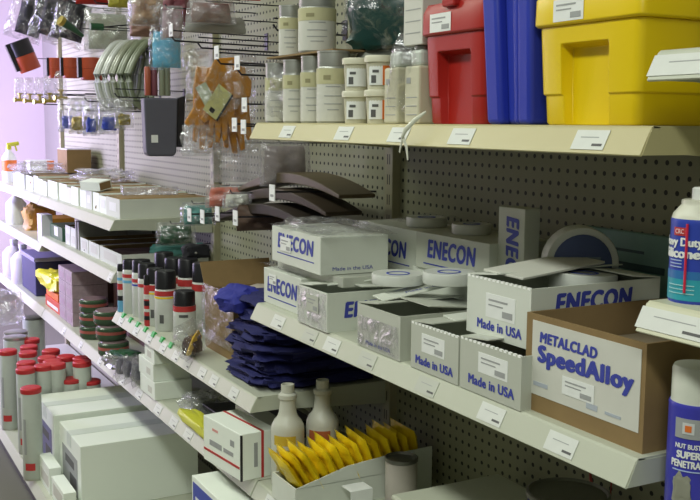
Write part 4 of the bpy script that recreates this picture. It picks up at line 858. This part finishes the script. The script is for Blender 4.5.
patch(t, 'red_label', .04, .06, .12, 0, 6.283, orangep)
g = G(); g.lathe([(.015, .178), (.015, .195), (.012, .197)], 16); g.tube([(-.01, 0, .203), (.05, -.02, .212)], .011, 8); g.tube([(.03, -.012, .205), (.04, -.016, .17)], .005, 6); g.build('trigger', yel3, t)
t.location = (.962, 5.80, D_)
t = thing('display_box', 'white box with a red corner standing at the far left behind the bins', 'box', (1.15, 6.769, 1.149), 0); t.location = (1.14, 5.28, D_)
g = G(); g.box(-.06, 0, 0, .07, .18, .12); g.build('body', paper, t, bevel=.001); g = G(); g.box(.03, -.0008, .07, .068, 0, .12); g.build('red_corner', orangep, t)
t.location = (1.10, 5.62, D_ + .001)
t = thing('cardboard_box', 'plain brown cardboard box standing behind the far parts bins', 'box', (1.12, 5.08, D_ + .079)); g = G(); g.box(0, 0, 0, .12, .22, .115); g.build('body', kraft, t, bevel=.001); g = G(); g.box(0, 0, .115, .12, .22, .12); g.build('lid_edge', mat('lid_lavender', (.62, .58, .66), .5), t)
# shelf under it
E_ = .982
for k, (y, w_, lab) in enumerate([(3.43, .30, 'low white bin at the near end of the shelf under the parts bins'), (3.74, .16, 'second low white bin under the parts bins'), (3.91, .13, 'third low white bin, next to the grey folders'), (4.12, .09, 'white bin beyond the grey folders'), (4.22, .09, 'farthest white bin beside the dark green box')]):
    b = bins('parts_bin', lab, 'bin', (.935, y, E_), .32, w_, .055 if k < 3 else .08, white, inner=kraftd, group='low white bins under the upper left shelf'); sticker(b, (-.0002, w_ * .5, .03), 'front', w_ * .6, .03, m=label, print_=False, name='label')
    g = G(); g.blob(.28, w_ * .8, .04, k, .15, e=.4); g.build('brown_contents', brownm, b, (.16, w_ / 2, .004), smooth=True)
for k in range(2):
    t = thing('ring_folder', ['nearer grey upright folder between the low bins', 'farther grey upright folder between the low bins'][k], 'folder', (.93, 4.045 + .04 * k, E_), group='grey folders under the parts bins'); g = G(); g.box(0, 0, 0, .2, .022, .115); g.build('cover', mat('folder_grey', (.28, .28, .27), .5), t, bevel=.002)
t = thing('dark_box', 'dark green box with a white label beyond the white bins', 'box', (.932, 4.36, E_), 0); g = G(); g.box(0, 0, 0, .15, .25, .06); g.build('body', dgreen, t, bevel=.001); sticker(t, (-.0002, .12, .035), 'front', .07, .04, print_=False, name='label')
t = thing('grey_case', 'dark grey case behind the dark green box', 'case', (1.12, 4.2, E_)); g = G(); g.box(0, 0, 0, .12, .4, .09); g.build('shell', black2, t, bevel=.01)
# far middle shelf
for k in range(2):
    t = thing('orange_box', ['lower', 'upper'][k] + ' small orange box of the stacked pair at the far left', 'box', (.985, 4.97, .945 + .041 * k), 0, 'orange boxes at the far left'); g = G(); g.box(0, 0, 0, .14, .2, .04); g.build('body', mat('orange_card', (.72, .34, .03), .5), t, bevel=.001)
    g = G(); g.box(.02, -.0007, .008, .1, 0, .02); g.build('print', mat('ochre_ink', (.5, .2, .02), .5), t)
t = thing('ochre_packet', 'ochre packets leaning above the orange boxes', 'packet', (1.02, 5.28, .945)); g = G(); g.blob(.16, .14, .12, 3, .2); g.build('packet', mat('ochre_pack', (.50, .30, .08), .5), t, smooth=True)
t = thing('white_jug', 'bright white jug left of the orange boxes', 'jug', (.96, 5.62, .945)); g = G(); g.lathe([(.05, 0), (.055, .01), (.055, .11), (.03, .14), (.018, .15), (.018, .17)], 20); g.build('body', paper, t, smooth=True)

t = thing('bracket_block', 'narrow white block standing in for the near end bracket of the farthest middle shelf', 'box', (.905, 4.66, .945)); g = G(); g.box(0, 0, 0, .05, .10, .13); g.build('body', mat('lilac_white', (.74, .72, .80), .5), t, bevel=.002)  # block added in place of the white shelf end bracket
t = thing('shade_block', 'long navy block standing in for the shade under the farthest middle shelf', 'shade block', (.93, 4.98, .646)); g = G(); g.box(0, 0, 0, .3, .36, .17); g.build('body', mat('shade_navy', (.03, .03, .12), .5), t, bevel=.006); g = G(); g.box(-.006, -.006, .17, .306, .366, .19); g.build('rim', mat('lilac_rim', (.30, .28, .48), .5), t, bevel=.003)  # navy block put in for the dark shade below the shelf
# lower left shelf
def rtin(lab, loc, r=.056, h=.05):
    t = thing('round_tin', lab, 'tin', loc, group='round green tins on the lower left shelf')
    g = G(); g.lathe([(r*.9, 0), (r, .008), (r, h*.45), (r*.985, h*.5), (r*.985, h*.62), (r, h*.66), (r, h*.9), (r*.9, h), (r*.3, h)], 32); g.build('body', mat('tin_green', (.05, .09, .05), .25), t, smooth=True)
    patch(t, 'red_band', r, h*.48, h*.70, 0, 6.2832, mat('tin_red', (.38, .10, .08), .3)); g = G(); g.lathe([(r*.88, h), (r*.86, h + .003), (r*.4, h + .003)], 32); g.build('wrapped_top', mat('dull_mauve', (.22, .15, .16), .3), t, smooth=True)
for k in range(3): rtin(['bottom', 'middle', 'top'][k] + ' round green tin of the left stack', (.955, 3.93, Lz + .0532 * k))
for k in range(3): rtin(['bottom', 'middle', 'top'][k] + ' round green tin of the right stack', (.945, 3.60 + .03 * k, Lz + .0532 * k))
t = thing('silver_pouch', 'crumpled silver pouch on the lower left shelf near the small cartons', 'pouch', (.925, 3.38, Lz + .002), R(20)); g = G(); g.blob(.10, .14, .05, 17, .2, fr=3); g.build('pouch', silver, t, smooth=True); g = G(); g.blob(.07, .10, .02, 18, .2); g.build('dark_content', dgreen, t, (0, 0, .04), smooth=True)
t = thing('patterned_box', 'dark maroon patterned carton behind the round tins', 'box', (1.08, 3.65, Lz)); g = G(); g.box(0, 0, 0, .17, .45, .24); g.build('body', mat('maroon_board', (.17, .09, .09), .6, scale=25, var=.5), t, bevel=.002)
for k in range(8):
    y_ = 4.17 + .13 * (k % 2); z_ = Lz + .058 * (k // 2)
    t = thing('small_carton', ['near', 'far'][k % 2] + ' pinkish carton on level ' + ['one', 'two', 'three', 'four'][k // 2] + ' of the pinkish stack', 'box', (.925, y_, z_), 0, 'stack of pinkish cartons'); g = G(); g.box(0, 0, 0, .15, .125, .057); g.build('body', pinkb, t, bevel=.002); g = G(); g.box(-.0007, .02, .012, 0, .1, .035); g.build('label', mat('mauve_label', (.40, .28, .34), .6), t)
t = thing('red_carton', 'red and white printed carton under the yellow bag', 'box', (.93, 4.45, Lz)); g = G(); g.box(0, 0, 0, .13, .30, .05); g.build('body', mat('tomato_print', (.62, .08, .04), .5), t, bevel=.001); g = G(); g.box(.02, -.0008, .012, .11, 0, .026); g.build('end_print', paper, t); g = G(); g.box(-.0008, .03, .01, 0, .26, .026); g.build('front_print', paper, t)
t = thing('red_carton', 'orange printed carton on the red and white one, under the yellow bag', 'box', (.935, 4.50, Lz + .0505)); g = G(); g.box(0, 0, 0, .12, .25, .03); g.build('body', orangep, t, bevel=.001)
t = thing('yellow_bag', 'bright lemon bag lying on the red and orange cartons', 'bag', (.985, 4.72, Lz + .081)); g = G(); g.blob(.13, .34, .075, 5, .2, fr=2.5); g.build('bag', mat('lemon_bag', (.70, .66, .03), .35), t, smooth=True)
for k in range(2):
    t = thing('white_jug', ['nearer pale jug lying on the far lower shelf', 'farther pale jug lying on the far lower shelf'][k], 'jug', (.96, 5.46 + .26 * k, Lz), group='pale jugs on the far lower shelf'); g = G(); g.lathe([(.06, 0), (.065, .01), (.065, .13), (.04, .16), (.02, .17), (.02, .19)], 20); g.build('body', mat('lavender_white', (.66, .62, .72), .4), t, smooth=True); g = G(); g.lathe([(.022, .185), (.022, .205), (.018, .206)], 12); g.build('cap', paper, t, smooth=True)
t = thing('brown_case', 'dim brown case standing behind the pale jugs', 'case', (1.12, 4.66, Lz)); g = G(); g.box(0, 0, 0, .14, .30, .2); g.build('shell', brownm, t, bevel=.004)

# ------------------------------------------------------------------ right edge cans
def bigcan(name, lab, loc, r, h, body, capf):
    t = thing(name, lab, 'spray can', loc)
    g = G(); g.lathe([(r*.97, 0), (r*1.0, .003), (r, .006), (r, h - .006), (r*1.01, h - .003), (r*.98, h)], 48); g.build('body', body, t, smooth=True); capf(t, r, h); return t
vx, vy = .957, .876
def cap1(t, r, h):
    g = G(); g.lathe([(r*.98, h), (r*.93, h + .006), (r*.70, h + .015), (r*.66, h + .017), (r*.66, h + .022), (r*.6, h + .023)], 40); g.build('shoulder', mat('cream_metal', (.66, .66, .55), .35), t, smooth=True)
    g = G(); g.lathe([(.010, h + .023), (.010, h + .036), (.008, h + .038)], 16); g.build('nozzle', paper, t, smooth=True)
A0 = math.atan2(-vy, -vx)
c1 = bigcan('lubricant_can', 'blue and teal spray can with red straw and red logo on the right shelf', (vx, vy - .0, 1.285), .033, .103, lblue, cap1)
patch(c1, 'teal_bottom', .033, .004, .030, 0, 6.2832, sky2); patch(c1, 'teal_fade', .0332, .030, .040, A0 - 1.5, A0 + .2, mat('mid_blue_print', (.03, .16, .42), .4))
aL = A0 - .65
patch(c1, 'red_logo', .0334, .083, .093, aL - .32, aL + .22, redband); wrap('CRC', .008, c1, .0342, .088, aL - .04, mat('pink_ink', (.85, .55, .55), .5), fat=.0002, width=.013)
wrap('Heavy Duty', .014, c1, .0336, .075, A0 - .80, paper, fat=.0007, width=.066); wrap('Silicone', .016, c1, .0336, .061, A0 - .72, paper, fat=.0009, width=.056)
for zz in (.052, .048, .044): patch(c1, 'small_print', .0335, zz, zz + .0012, aL - .5, aL + .1, mat('pale_blue_ink', (.4, .5, .75), .5))
for zz in (.022, .017, .012): patch(c1, 'small_print', .0338, zz, zz + .0012, aL - .5, aL + .6, mat('pale_teal_ink', (.35, .65, .68), .5))
g = G(); a = A0 - .38; g.tube([((.0352) * math.cos(a), .0352 * math.sin(a), .014), (.0352 * math.cos(a), .0352 * math.sin(a), .098)], .0016, 8); g.build('red_straw', mat('straw_red', (.60, .02, .06), .3), c1)
def cap2(t, r, h):
    g = G(); g.lathe([(r*.95, h), (r*.93, h + .003), (r*.93, h + .040), (r*.87, h + .045), (r*.5, h + .046)], 40); g.build('cap', mat('cap_offwhite', (.60, .62, .54), .4), t, smooth=True)
c2 = bigcan('penetrant_can', 'violet-blue spray can with off-white cap at the bottom right corner', (.96, .868, 1.0), .033, .160, lblue2, cap2)
patch(c2, 'logo_panel', .0334, .118, .143, A0 - .75, A0 + .35, grey); patch(c2, 'logo_disc', .034, .124, .138, A0 - .45, A0 - .02, mat('disc_white', (.6, .62, .62), .5)); patch(c2, 'logo_dot', .0345, .127, .135, A0 - .35, A0 - .12, orangep)
wrap('NUT BUSTER', .0085, c2, .0336, .108, A0 - .12, paper, fat=.0003, width=.040); wrap('SUPER', .0125, c2, .0336, .097, A0 - .2, paper, fat=.0007, width=.030); wrap('PENETRANT', .0125, c2, .0336, .085, A0 - .12, paper, fat=.0006, width=.050)
patch(c2, 'small_print', .0335, .076, .0775, A0 - .8, A0 + .3, mat('pale_blue_ink', (.4, .5, .75), .5))
g = G(); g.blob(.022, .006, .034, 3, .2); g.build('picture_print', mat('metal_grey_print', (.30, .30, .24), .5), c2, (.0335 * math.cos(A0 - .35), .0335 * math.sin(A0 - .35), .036), (0, 0, A0 + math.pi / 2), smooth=True)
t = thing('lidded_can', 'grey can edge on the top right shelf above the white price card', 'can', (1.0, .845, 1.59)); g = G(); g.lathe([(.033, 0), (.035, .004), (.035, .012), (.035, .15), (.03, .155)], 32); g.build('body', mat('taupe_can', (.26, .24, .20), .5), t, smooth=True); patch(t, 'cream_band', .035, .002, .022, 0, 6.2832, cream)
t = thing('dark_case', 'black case standing behind the blue and teal can', 'case', (1.13, .70, 1.285)); g = G(); g.box(0, 0, 0, .12, .20, .16); g.build('shell', black2, t, bevel=.004)
